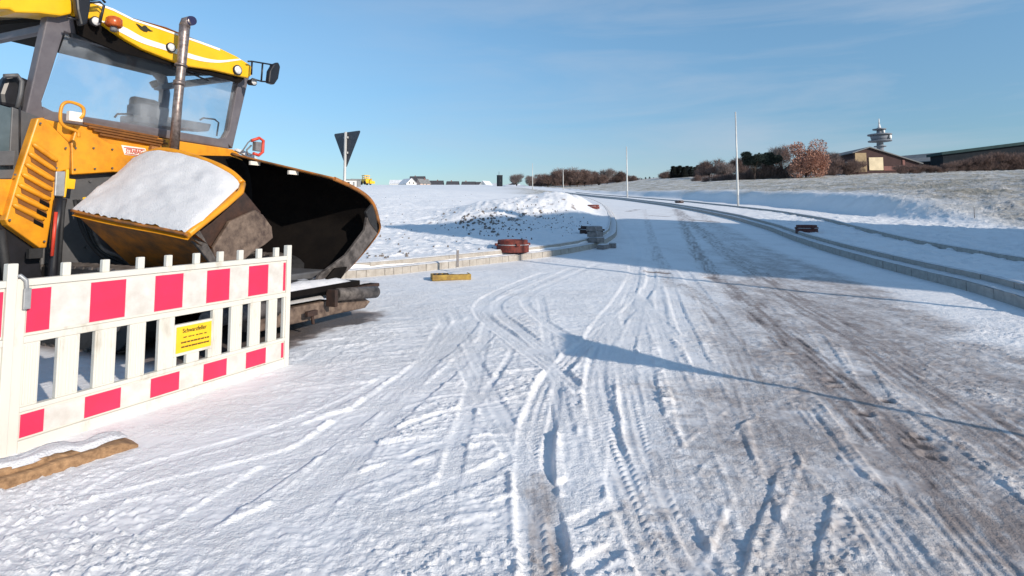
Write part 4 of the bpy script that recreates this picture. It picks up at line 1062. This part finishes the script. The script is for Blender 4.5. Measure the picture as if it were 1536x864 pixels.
block(k0+Vector((.46,-.02,-.01)), (.22,.20,.15), kd+.4, 'short dark block lying on the road right of the long one')
# yellow formwork box by the kerb
g = near_pt(676,419); root = empty('gully_box', (g[0], g[1], ze(Vector((0,g[1],0)))), math.radians(14), 'low yellow box frame with snow on top, lying before the left kerb', 'gully frame')
m = MB()
for (c_, d_) in (((0,-.16,.055),(.76,.04,.11)),((0,.16,.055),(.76,.04,.11)),((-.36,0,.055),(.04,.28,.108)),((.36,0,.055),(.04,.28,.108))): m.box(c_, d_)
m.build('frame', 'box_yellow', root, bevel=.008)
m = MB(); [m.box((-.30+.1*k, 0, .10), (.05,.28,.02)) for k in range(7)]; m.box((0,0,.04), (.68,.28,.08)); m.build('grate', 'box_dark', root)
m = MB(); m.grid([[Vector((-.05+.38*i/8, -.13+.28*j/6, .112+.03*min(i,8-i,2)/2*min(j,6-j,2)/2+random.uniform(0,.006))) for j in range(7)] for i in range(9)]); m.build('snow_cap', 'snow', root)
# little survey stake on the kerb
g = near_pt(684,412); v = Vector((g[0]+.0, g[1]+.33, 0)); v.z = ze(v)
root = empty('stake', v, .3, 'short grey marker stake standing on the left kerb', 'stake'); m = MB(); m.box((0,0,.30), (.05,.04,.36)); m.build('stake_post', 'stone', root, bevel=.004); m = MB(); m.box((0,0,.485), (.06,.05,.02)); m.build('snow_cap', 'snow', root)
# fence peg on the hillside
g = gp(1462,328); root = empty('survey_peg', g, 0, 'thin pale survey peg on the shaded foot of the hillside', 'survey peg'); m = MB(); m.tube([(0,0,0),(0,0,.55)], .016, 6); m.build('peg', 'stone', root); m = MB(); m.tube([(0,0,.5),(0,0,.56)], .02, 6); m.build('painted_tip', 'label_white', root)

# ------------------------------------------------------------------ buildings
def gable(name, loc, rz, w, d, hw, hr, wallm, roofm, label, cat='house', group=None, wins=(), doors=(), chim=None, over=.4, plinth=None, sidem=None):
    """w along local x (gable front faces -y), ridge runs along y"""
    root = empty(name, loc, rz, label, cat, group)
    m = MB(); m.prism([(-w/2,-d/2,-4),(w/2,-d/2,-4),(w/2,-d/2,hw),(0,-d/2,hw+hr),(-w/2,-d/2,hw)], (0, d, 0)); m.build('wall', wallm, root)
    m = MB(); k = hr/(w/2); t = .22
    m.prism([(-w/2-over,-d/2-over,hw-over*k+.02),(0,-d/2-over,hw+hr+.02),(w/2+over,-d/2-over,hw-over*k+.02),(w/2+over,-d/2-over,hw-over*k+.02+t),(0,-d/2-over,hw+hr+.02+t*1.2),(-w/2-over,-d/2-over,hw-over*k+.02+t)], (0, d+2*over, 0)); rf = m.build('roof', roofm, root)
    if chim:
        m = MB(); m.box((chim[0], chim[1], hw+hr+.1), (.7,.7,1.6)); m.build('chimney', 'wall_brick', rf)
    for (face, a, z, ww, hh) in wins:
        m = MB(); g_ = MB()
        if face == 'f': m.box((a, -d/2-.02, z), (ww+.2, .10, hh+.2)); g_.box((a, -d/2-.08, z), (ww, .04, hh))
        elif face == 'l': m.box((-w/2-.02, a, z), (.10, ww+.2, hh+.2)); g_.box((-w/2-.08, a, z), (.04, ww, hh))
        else: m.box((w/2+.02, a, z), (.10, ww+.2, hh+.2)); g_.box((w/2+.08, a, z), (.04, ww, hh))
        f_ = m.build('window', 'label_white', root); g_.build('pane', 'window_glass', f_)
    for (a, z, ww, hh, dm) in doors:
        m = MB(); m.box((a, -d/2-.06, z), (ww, .12, hh)); m.build('door', dm, root)
    if plinth:
        m = MB(); m.box((0, -d/2-.04, plinth[0]/2), (w*plinth[2], .1, plinth[0])); m.build('plinth', plinth[1], root)
    return root
def face_cam(p, off=0): return math.atan2(p.y, p.x)-math.pi/2+math.radians(off)
# village, left
def zfor(py, px, Y): r = ray(px, py); return H0+r.z*Y/r.y
def house_at(px, ytop, Y, w, d, hw, hr, off, wm, rm, lab, **k):
    Y = Y*1.85
    g = at(px, Y); top = zfor(ytop, px, Y); g.z = top-hw-hr-.2
    return gable('house', g, face_cam(g, off), w, d, hw, hr, wm, rm, lab, group='village houses on the skyline', **k)
house_at(611,268,200,7.5,11,3.2,3.4,28,'wall_white','roof_snow','white gabled house with snowy roof, leftmost of the village', wins=[('f',-1.6,3.6,.9,1.0),('f',1.6,3.6,.9,1.0)])
house_at(626,264.5,240,8,12,4,4.2,75,'wall_dark','roof_dark','dark house with snow on its ridge behind the white gabled houses', wins=[('l',0,3,1,1)], chim=(0,2))
house_at(634,268.5,205,7,8,3,3.0,-60,'wall_pink','roof_grey','salmon pink walled house right of the white gabled house', wins=[('r',1,2.6,.9,1.0),('r',-1.6,2.6,.9,1.0)], chim=(.5,1))
house_at(594,270,225,7,9,2.6,2.6,80,'wall_white','roof_snow','low pale house at the left end, mostly snow covered roof')
house_at(652,271,215,8,12,4.2,3.6,80,'wall_dark','roof_dark','long dark slate roofed house left of the grey gabled one', chim=(0,-2))
house_at(679,272,205,7,8,3.4,3.0,80,'wall_brown','roof_dark','square dark house with grey walls in the middle of the village', wins=[('l',1,3.2,.9,1.0),('l',-1.5,3.2,.9,1.0)], chim=(0,1))
house_at(703,272.5,205,7.5,9,3.2,3.0,82,'wall_brown','roof_dark','dark brown roofed house left of the snowy gable', wins=[('l',0,2.6,.9,1.0)], chim=(0,2))
house_at(719,273,212,6,8,3.2,2.8,84,'wall_dark','roof_dark','small slate roofed house squeezed beside the snowy gable')
house_at(729,271.5,205,7,8,3.0,3.6,-35,'wall_white','roof_snow','house with steep snowy roof and pale gable near the dark tower', wins=[('f',0,3.4,.9,1.0)])
house_at(741,275,215,5,7,2.8,1.8,60,'wall_pink','roof_snow','tiny low house between snowy gable and dark tower')
house_at(768,274,240,12,12,3,2.4,12,'wall_dark','roof_snow','low dark barn with snowy roof right of the dark tower', wins=[('f',3,1.6,1,.9)])
house_at(777,276,235,5,6,2.4,1.4,-20,'wall_white','roof_snow','small white shed beside the low dark barn')
g = at(749.5,210); root = empty('tower', (g.x, g.y, zfor(263.5,749,210)-10), face_cam(g, 20), 'square dark grey tower with a thin mast on the village skyline', 'tower')
m = MB(); m.box((0,0,3), (1.75,1.75,14)); m.build('shaft', 'wall_dark', root); m = MB(); m.box((0,0,10.1), (1.9,1.9,.2)); m.build('parapet', 'roof_dark', root)
m = MB(); m.tube([(-.3,0,10),(-.3,0,11.6)], .07, 6); m.build('mast', 'roof_dark', root); m = MB(); [m.box((0,-.89,z), (.35,.05,.7)) for z in (8,5.5)]; m.build('louvre', 'window_glass', root)
# cabins and machine near the sign
def cabin(px, ytop, Y, w, h, wm, lab):
    g = at(px, Y); g.z = zfor(ytop, px, Y)-h
    root = empty('site_cabin', g, face_cam(g, 8), lab, 'site cabin', 'site cabins on the skyline')
    m = MB(); m.box((0,0,h/2-1), (w,2.4,h+1.8)); m.build('body', wm, root, bevel=.05); m = MB(); m.box((0,0,h+.03), (w+.12,2.52,.14)); m.build('roof', 'roof_grey', root)
    m = MB(); m.box((-w*.22,-1.22,h*.6), (w*.22,.06,h*.35)); m.build('window', 'window_glass', root); m = MB(); m.box((w*.25,-1.22,h*.42), (w*.16,.06,h*.78)); m.build('door', 'roof_grey', root)
cabin(524,270.5,80,1.6,1.4,'wall_white','white flat roofed site cabin just right of the yield sign pole')
cabin(532,270.0,84,1.4,1.4,'roof_grey','grey flat roofed site cabin left of the yellow machine')
g = at(548.5,86); g.z = zfor(277,548,86)
root = empty('wheel_loader', g, face_cam(g, 30), 'small yellow construction machine with dark cab on the skyline', 'wheel loader')
m = MB(); m.box((0,0,.55), (.95,1.5,.7)); m.build('body', 'machine_yellow', root, bevel=.05)
m = MB(); m.box((0,.1,1.10), (.85,.8,.10)); [m.box((sx_*.38,sy_*.35+.1,1.0), (.08,.08,.9)) for sx_ in (-1,1) for sy_ in (-1,1)]; m.box((0,.1,1.44), (.95,.95,.10)); m.build('cab', 'machine_yellow', root)
for sx_ in (-1,1):
    for sy_ in (-1,1):
        m = MB(); m.tube([(sx_*.40,sy_*.5,.25),(sx_*.58,sy_*.5,.25)], .28, 14); m.build('wheel', 'black_rubber', root)
m = MB(); m.tube([(.2,-.7,.6),(.2,-1.2,.9),(.2,-1.5,.4)], .07, 8); m.box((.1,-1.6,.3), (.9,.3,.4)); m.build('loader_arm', 'machine_yellow', root)
# hill farm, right
g = at(1338,128); g.z = zfor(255,1338,128)-.3
def wpx(n, Y): return n*Y/F
rzb = face_cam(g, 30); fpk = at(1307,122); g = Vector((fpk.x, fpk.y, 0))-Matrix.Rotation(rzb, 3, 'Z')@Vector((-3.6,-8,0)); g.z = zfor(255.5,1307,122)-.1
root = empty('barn', g, rzb, 'long brown gabled barn with bright cream door on the hill crest', 'barn', 'farm buildings on the hill')
pr = [(-6.9,-2),(6.9,-2),(6.9,1.6),(-3.6,5.2),(-6.9,4.1)]
m = MB(); m.prism([(x,-8,z) for x, z in pr], (0,16,0)); m.build('wall', 'wall_brown', root)
m = MB(); m.prism([(-7.4,-8.5,3.95),(-3.6,-8.5,5.22),(7.5,-8.5,1.42),(7.5,-8.5,1.62),(-3.6,-8.5,5.45),(-7.4,-8.5,4.15)], (0,17,0)); m.build('roof', 'roof_grey', root)
m = MB(); m.box((-5.5,-8.06,1.9), (2.4,.12,4.3)); m.build('ochre_panel', 'wall_ochre', root)
m = MB(); m.box((-2.3,-8.10,1.55), (3.0,.2,2.9)); m.build('door', 'door_cream', root)
m = MB(); m.box((3.0,-8.08,.5), (7.4,.16,1.0)); m.build('plinth', 'wall_brick', root)
m = MB(); m.box((3.6,-8.1,1.7), (.5,.1,1.4)); m.build('post', 'wall_brick', root)
for y_ in (-4,1): m = MB(); m.box((-6.95,y_,1.8), (.12,2.2,1.1)); f_ = m.build('window', 'label_white', root); m = MB(); m.box((-7.03,y_,1.8), (.05,1.9,.85)); m.build('pane', 'window_glass', f_)
g = at(1380,165); g.z = zfor(232,1386,165)-5.2
gable('barn', g, face_cam(g, 62), 9, 13, 2.4, 2.6, 'wall_brown', 'roof_grey', 'smaller grey roofed barn partly behind the crest, between the two large halls', 'barn', 'farm buildings on the hill')
g = at(1400,140); g.z = zfor(237,1408,140)-3.2
gable('barn', g, face_cam(g, 70), 5, 9, 2.2, 1.0, 'wall_dark', 'roof_grey', 'low lean-to with pale roof joined to the long dark hall', 'barn', 'farm buildings on the hill')
pA = at(1418,125); pB = at(1640,120); 
root = empty('hall', (pA+pB)/2, math.atan2(pB.y-pA.y, pB.x-pA.x), 'long dark green hall with low roof at the right edge of the hill', 'hall', 'farm buildings on the hill')
Lh = (pB-pA).length; zA = zfor(229,1418,125); zB = zfor(201,1640,120); zc = (pA+pB).z/2; root.location.z = 0; 
m = MB(); m.prism([(-Lh/2,0,pA.z-1),(Lh/2,0,pB.z-3),(Lh/2,0,zB-.5),(-Lh/2,0,zA-.5)], (0,5,0)); m.build('wall', 'wall_dark', root)  # wall colour darkened to carry the shade on this side
m = MB(); m.prism([(-Lh/2-.5,-.6,zA-.55),(Lh/2+.5,-.6,zB-.55),(Lh/2+.5,-.6,zB+.1),(-Lh/2-.5,-.6,zA+.1)], (0,6.2,0)); m.build('roof', 'roof_green', root)
for k in range(4):
    m = MB(); x = -Lh/2+9+k*6.5; zz = pA.z+(pB.z-pA.z)*(x/Lh+.5); m.box((x,-.05,zz+1.8), (2.6,.12,1.1)); f_ = m.build('window', 'roof_grey', root); m = MB(); m.box((x,-.13,zz+1.8), (2.3,.05,.9)); m.build('pane', 'window_glass', f_)
# telecommunication tower
Yt = 620; g = at(1324,Yt); sc = Yt/F; zz0 = zfor(250,1324,Yt)
root = empty('telecom_tower', (g.x, g.y, 0), 0, 'tall concrete telecommunication tower with round platforms far behind the barn', 'telecom tower')
def zp(py): return zfor(py, 1324, Yt)
m = MB(); m.tube([(0,0,g.z-20),(0,0,zp(228)),(0,0,zp(200)),(0,0,zp(192))], [4.2,3.6,3.0,2.6], 20); m.build('shaft', 'concrete_tower', root)
def disc(name, z0, z1, r0, r1, mt): m = MB(); m.tube([(0,0,z0),(0,0,z1)], [r0, r1], 28); m.build(name, mt, root)
disc('pod', zp(211), zp(202.5), 8.0, 9.6, 'concrete_tower'); disc('platform', zp(212.4), zp(211), 11.6, 11.8, 'concrete_tower'); disc('platform', zp(203), zp(201.4), 11.9, 12.1, 'concrete_tower')
disc('platform', zp(220.3), zp(219), 6.0, 6.2, 'concrete_tower'); disc('platform', zp(194.8), zp(193.4), 6.6, 6.8, 'concrete_tower')
m = MB(); m.tube([(0,0,zp(194)),(0,0,zp(190.5)),(0,0,zp(186))], [2.2,1.6,.9], 12); m.tube([(0,0,zp(186)),(0,0,zp(178))], [.8,.5], 8); m.build('antenna', 'tower_white', root)
m = MB(); 
for a in (-.9,-.2,.5): m.tube([(math.cos(a)*9.5,math.sin(a)*9.5,zp(206.5)),(math.cos(a)*11.3,math.sin(a)*11.3,zp(206.5))], 2.2, 14)
m.tube([(2.6,-2.2,zp(197.5)),(3.6,-3.4,zp(197.5))], 1.9, 12); m.build('dish', 'tower_white', root)

# house added out of view on the right to cast the broad road shadow
c_, a_ = 20.9, -20.5
hx, hy = .714*c_-(.70)*a_, .70*c_+.714*a_
root = gable('shadow_house', (hx, hy, tz(hx, hy)-.3), math.radians(135.6), 11, 15.8, 11.6, 3.6, 'wall_white', 'roof_dark', 'pale gabled house added to the right, outside the view, to cast a shadow', 'house', wins=[('l',-2.5,2,1.2,1.4),('l',2.5,2,1.2,1.4),('l',-2.5,5,1.2,1.4),('l',2.5,5,1.2,1.4),('f',-3,2,1.2,1.4),('f',3,2,1.2,1.4)], chim=(1,1))

# ------------------------------------------------------------------ trees
def crown_twigs(rx, rz, zc, n, L, wd, dens=1.0, lobes=7, seed=0, flat=False, up=.5):
    """thin twig blades spread through lobes around limb ends"""
    rs = random.Random(seed); m = MB(); cl = []
    for _ in range(lobes):
        a = rs.uniform(0, 6.283); r = rs.uniform(.05,1)**.5*.72*rx; z = zc+rs.uniform(-.55,.75)*rz
        cl.append((r*math.cos(a), r*math.sin(a), z, rs.uniform(.32,.55)))
    for i in range(n):
        c = cl[i % lobes]; 
        while True:
            u = [rs.uniform(-1,1) for _ in range(3)]; q = sum(k*k for k in u)
            if .05 < q < 1: break
        p = Vector((c[0]+u[0]*c[3]*rx, c[1]+u[1]*c[3]*rx, c[2]+u[2]*c[3]*rz))
        d = Vector((u[0]+rs.uniform(-.5,.5), u[1]+rs.uniform(-.5,.5), up+rs.uniform(-.3,.7))).normalized()
        s = d.cross(Vector((rs.uniform(-1,1), rs.uniform(-1,1), rs.uniform(-1,1)))).normalized()*wd*rs.uniform(.6,1.3)
        l = L*rs.uniform(.5,1.2)
        m.add([p-s, p+s, p+d*l], [(0,1,2)])
    return m, cl
def limbs(cl, h0, r0):
    m = MB(); top = max(c[2] for c in cl)
    m.tube([(0,0,-.5),(0,0,h0*.5),(.1,0,h0),(.1,.1,top*.8)], [r0*1.3, r0, r0*.75, r0*.3], 7)
    for c in cl:
        m.tube([(0,0,h0*.8),(c[0]*.5,c[1]*.5,h0*.8+(c[2]-h0*.8)*.6),(c[0],c[1],c[2])], [r0*.45, r0*.28, r0*.1], 5)
    return m
protos = {}
def proto_tree(key, name, kind):
    h, rx, zc, rz, n, L, wd, mt, lobes, h0, up = kind
    cm, cl = crown_twigs(rx, rz, zc, n, L, wd, lobes=lobes, seed=hash(key) % 1000 if False else sum(map(ord, key)), up=up)
    c = cm.build('crown', mt, fix=False); t = limbs(cl, h0, .16*h/8).build('trunk', 'bark')
    protos[key] = (name, c, t)
# nominal height 8
proto_tree('bareA', 'bare_tree', (8,3.2,5.0,2.6,4600,1.25,.042,'twig_brown',13,2.0,.5))
proto_tree('bareB', 'bare_tree', (8,2.8,4.8,2.9,3800,1.3,.04,'twig_grey',11,1.8,.6))
proto_tree('bareC', 'bare_tree', (8,3.6,4.6,2.9,4800,1.1,.042,'twig_red',14,1.5,.5))
proto_tree('bush', 'bare_shrub', (8,4.6,3.4,3.6,4000,1.5,.045,'twig_brown',10,.6,.8))
proto_tree('bushR', 'bare_shrub', (8,4.8,3.2,3.4,4000,1.5,.045,'twig_red',10,.6,.8))
proto_tree('pine', 'pine_tree', (8,2.7,5.2,2.3,6000,.5,.13,'needle_pine',13,1.6,.3))
proto_tree('oak', 'oak_tree', (8,3.8,4.2,3.9,17000,.28,.10,'leaf_russet',25,1.0,.1))
def conifer():
    rs = random.Random(4); m = MB()
    for i in range(2600):
        t = rs.random()**.8; z = .4+7.6*t; r = (1-t)*2.0*rs.uniform(.25,1)+.05; a = rs.uniform(0, 6.283); r *= .8+.25*math.sin(z*6)
        p = Vector((r*math.cos(a), r*math.sin(a), z)); d = Vector((math.cos(a), math.sin(a), -.35)); s = Vector((-math.sin(a), math.cos(a), .2))*.09
        m.add([p-s, p+s, p+d*.5], [(0,1,2)])
    c = m.build('crown', 'needle', fix=False); t = MB(); t.tube([(0,0,-.5),(0,0,4),(0,0,8)], [.16,.1,.02], 7); t = t.build('trunk', 'bark'); protos['conifer'] = ('conifer_tree', c, t)
conifer()
first = set()
def tree(key, px, Y, ytop, ybase, sw, label, cat, group, yb=None):
    name, c0, t0 = protos[key]
    g = at(px, Y); base = min(g.z, zfor(ybase, px, Y)); top = zfor(ytop, px, Y); s = (top-base)/8.0
    root = empty(name, (g.x, g.y, base), random.uniform(0, 6), label, cat, group)
    if key in first: c, t = c0.copy(), t0.copy(); COL.objects.link(c); COL.objects.link(t)
    else: c, t = c0, t0; first.add(key)
    root.scale = (s*sw, s*sw, s); c.parent = root; t.parent = root
    return root
gw = 'trees of the bare wood behind the field'
wood = [(775,262,279,'bareB','lone grey tree right of the dark tower'),(794,264,280,'bareB','small bare tree left of the farthest lamp column'),(812,262,279,'bareA','low bare tree at the left end of the wood'),(822,259,279,'bareC','rounded bare tree, second from the left end of the wood'),(833,256,279,'bareA','bare tree left of the lamp column before the wood'),(844,252,279,'bareC','tall bare tree right behind the small lamp column'),(855,254,279,'bareA','bare brown tree right of the small lamp column'),(866,251,278,'bareC','tallest domed tree of the bare wood'),(877,255,278,'bareB','broad bare tree right of the tallest dome'),(888,256,278,'bareA','bare tree in the right half of the wood'),(899,259,278,'bareC','lower bare tree where the wood thins out'),(911,254,278,'bareB','thin high bare tree standing free in the gap of the wood'),(926,256,278,'bareA','dark bare tree left of the lamp column at the bend'),(936,261,278,'bareC','low bare tree just left of the lamp column at the bend'),(949,263,278,'bareA','last low bare tree at the right end of the wood')]
for px_, yt, yb_, key, lb in wood:
    tree(key, px_, random.uniform(215,245), yt, yb_+4, random.uniform(1.0,1.5) if key != 'bareB' or px_ < 800 else 1.0, lb, 'tree', gw)
for i, px_ in enumerate(range(806, 960, 9)):
    tree('bush', px_+random.uniform(-2,2), 250, 264.5+random.uniform(-2,2), 284, 1.3, 'bare brown undergrowth shrub of the wood', 'shrub', 'undergrowth shrubs of the wood')
for i, px_ in enumerate([957,963,969,975,981]):
    tree('conifer', px_, 235, 266+random.uniform(-1,1.6), 279, 1.2, 'tiny distant conifer in the gap right of the wood', 'tree', 'tiny distant conifers')
tree('bareC', 998, 190, 255, 276, 1.35, 'rounded reddish bare tree standing alone left of the dark conifers', 'tree', gw)
for i, px_ in enumerate([1011,1016,1021,1027,1032,1038,1044,1049]):
    tree('conifer', px_, 178+random.uniform(-6,6), 248+random.uniform(-1,2.5), 278, 1.9, 'dark spruce in the dense conifer row', 'tree', 'dark conifer row at the hill foot')
gs = 'bare shrubs at the hill foot'
for px_, yt, Y, sw, key, lb in [(1054,248,160,1.3,'bareA','bare brown tree next to the conifer row'),(1066,240,150,1.2,'bareA','tall grey-brown bare tree left of the large lamp column'),(1078,243,146,1.2,'bareC','reddish bare tree left of the large lamp column'),(1090,246,142,1.2,'bareB','grey bare tree just left of the large lamp column'),(1114,236,150,1.1,'bareA','bare tree right behind the large lamp column')]:
    tree(key, px_, Y, yt, 276, sw, lb, 'tree', gs)
tree('pine', 1133, 111, 226, 268, 1.1, 'dark green pine right of the large lamp column', 'pine tree', 'pines at the hill foot')
tree('pine', 1159, 112, 228, 264, 1.0, 'smaller dark pine left of the russet oak', 'pine tree', 'pines at the hill foot')
tree('bareB', 1174, 145, 221, 262, 1.0, 'pale leafless tree between small pine and russet oak', 'tree', gs)
tree('bareB', 1145, 150, 236, 262, 1.0, 'leafless tree between the two pines', 'tree', gs)
for px_, yt, yb_, Y, key in [(1045,262,275,128,'bush'),(1060,263,276,122,'bush'),(1073,260,276,120,'bushR'),(1086,261,276,118,'bush'),(1098,258,276,118,'bush'),(1110,256,276,116,'bushR'),(1122,252,275,116,'bush'),(1135,250,274,115,'bush'),(1148,246,273,114,'bushR'),(1160,244,272,113,'bush'),(1172,243,271,113,'bush'),(1185,243,271,112,'bushR'),(1240,246,266,118,'bush'),(1252,240,263,118,'bush'),(1264,236,261,118,'bushR'),(1276,238,260,118,'bush'),(1288,240,258,120,'bushR')]:
    tree(key, px_, Y, yt, yb_+2, 1.0, 'brown leafless shrub in the thicket at the hill foot' if px_ < 1200 else 'brown leafless shrub in the thicket left of the barn', 'shrub', 'thicket shrubs at the hill foot' if px_ < 1200 else 'thicket shrubs left of the barn')
tree('oak', 1210, 108, 206, 271, .98, 'large russet brown leafy tree left of the barn', 'oak tree', None)
tree('bareB', 1250, 122, 229, 262, 1.0, 'dark bare tree between russet tree and barn', 'tree', gs)
for px_, yt, yb_ in [(1352,246,255),(1366,247,255),(1378,247,254),(1392,246,254),(1404,247,254),(1424,243,254)]:
    tree('bushR', px_, 104, yt, yb_+1, 1.3, 'low hedge shrub along the crest between barn and long hall', 'shrub', 'hedge shrubs along the crest')
for px_, yt, yb_ in [(1438,240,254),(1452,238,253),(1466,234,252),(1480,230,251),(1494,227,250),(1508,226,250),(1522,228,249),(1536,227,249),(1550,227,249)]:
    tree('bushR', px_, 108, yt, yb_+1, 1.0, 'reddish bare bush in front of the long dark hall', 'shrub', 'bushes before the long hall')

# ------------------------------------------------------------------ light, sky, camera
sun = bpy.data.lights.new('sun', 'SUN'); sun.energy = 4.2; sun.angle = math.radians(.5); sun.color = (1.0, .89, .76)
so = bpy.data.objects.new('sun', sun); COL.objects.link(so)
ld_ = Vector((SD.x*math.cos(ELEV), SD.y*math.cos(ELEV), -math.sin(ELEV))); so.rotation_euler = ld_.to_track_quat('-Z', 'Y').to_euler(); so.location = (20,-20,30)
w = bpy.data.worlds.new('World'); scene.world = w; w.use_nodes = True; nt = w.node_tree
bg = nt.nodes['Background']; sky = nt.nodes.new('ShaderNodeTexSky'); sky.sky_type = 'NISHITA'; sky.sun_disc = False
sky.sun_elevation = ELEV; sky.sun_rotation = math.atan2(-SD.x, -SD.y); sky.air_density = 1.0; sky.dust_density = .3; sky.ozone_density = 2.5; sky.altitude = 200
L = nt.links.new
tc = nt.nodes.new('ShaderNodeTexCoord'); mp = nt.nodes.new('ShaderNodeMapping'); mp.inputs['Scale'].default_value = (1.1, .8, 6.5); mp.inputs['Rotation'].default_value = (0, .38, .35)
L(tc.outputs['Generated'], mp.inputs['Vector'])
no = nt.nodes.new('ShaderNodeTexNoise'); no.inputs['Scale'].default_value = 1.7; no.inputs['Detail'].default_value = 7; no.inputs['Roughness'].default_value = .58; no.inputs['Distortion'].default_value = .5
L(mp.outputs['Vector'], no.inputs['Vector'])
cr = nt.nodes.new('ShaderNodeValToRGB'); cr.color_ramp.elements[0].position = .40; cr.color_ramp.elements[1].position = .72; L(no.outputs['Fac'], cr.inputs['Fac'])
sep = nt.nodes.new('ShaderNodeSeparateXYZ'); L(tc.outputs['Generated'], sep.inputs[0])
mr = nt.nodes.new('ShaderNodeMapRange'); mr.inputs[1].default_value = -.35; mr.inputs[2].default_value = .6; mr.inputs[3].default_value = .10; mr.inputs[4].default_value = .62; L(sep.outputs['X'], mr.inputs[0])
mu = nt.nodes.new('ShaderNodeMath'); mu.operation = 'MULTIPLY'; L(cr.outputs['Color'], mu.inputs[0]); L(mr.outputs[0], mu.inputs[1])
mx = nt.nodes.new('ShaderNodeMix'); mx.data_type = 'RGBA'; L(mu.outputs[0], mx.inputs[0]); hs = nt.nodes.new('ShaderNodeHueSaturation'); hs.inputs['Saturation'].default_value = 1.02; hs.inputs['Value'].default_value = 1.3; L(sky.outputs['Color'], hs.inputs['Color']); sp2 = nt.nodes.new('ShaderNodeSeparateXYZ'); L(tc.outputs['Generated'], sp2.inputs[0]); m3 = nt.nodes.new('ShaderNodeMapRange'); m3.interpolation_type = 'SMOOTHSTEP'; m3.inputs[1].default_value = -.05; m3.inputs[2].default_value = .42; L(sp2.outputs['Z'], m3.inputs[0])
hz = nt.nodes.new('ShaderNodeMix'); hz.data_type = 'RGBA'; hz.inputs[6].default_value = (.47,.55,.62,1); hz.inputs[7].default_value = (.92,1.08,1.05,1); L(m3.outputs[0], hz.inputs[0])
ml = nt.nodes.new('ShaderNodeMix'); ml.data_type = 'RGBA'; ml.blend_type = 'MULTIPLY'; ml.inputs[0].default_value = 1; L(hs.outputs['Color'], ml.inputs[6]); L(hz.outputs[2], ml.inputs[7]); L(ml.outputs[2], mx.inputs[6]); mx.inputs[7].default_value = (4.3, 4.8, 5.6, 1)
L(mx.outputs[2], bg.inputs['Color']); bg.inputs['Strength'].default_value = .115
cam = bpy.data.cameras.new('camera'); co_ = bpy.data.objects.new('camera', cam); COL.objects.link(co_); scene.camera = co_
co_.location = (0, 0, H0); co_.rotation_euler = (math.pi/2+P, 0, 0); cam.sensor_width = 36; cam.lens = F/1536*36; cam.shift_y = -(432-PY)/1536; cam.clip_end = 20000; cam.clip_start = .05
scene.view_settings.view_transform = 'Standard'; scene.view_settings.look = 'None'; scene.view_settings.exposure = .16; scene.view_settings.gamma = 1
scene.cycles.use_denoising = True; scene.cycles.max_bounces = 6; scene.cycles.transparent_max_bounces = 12
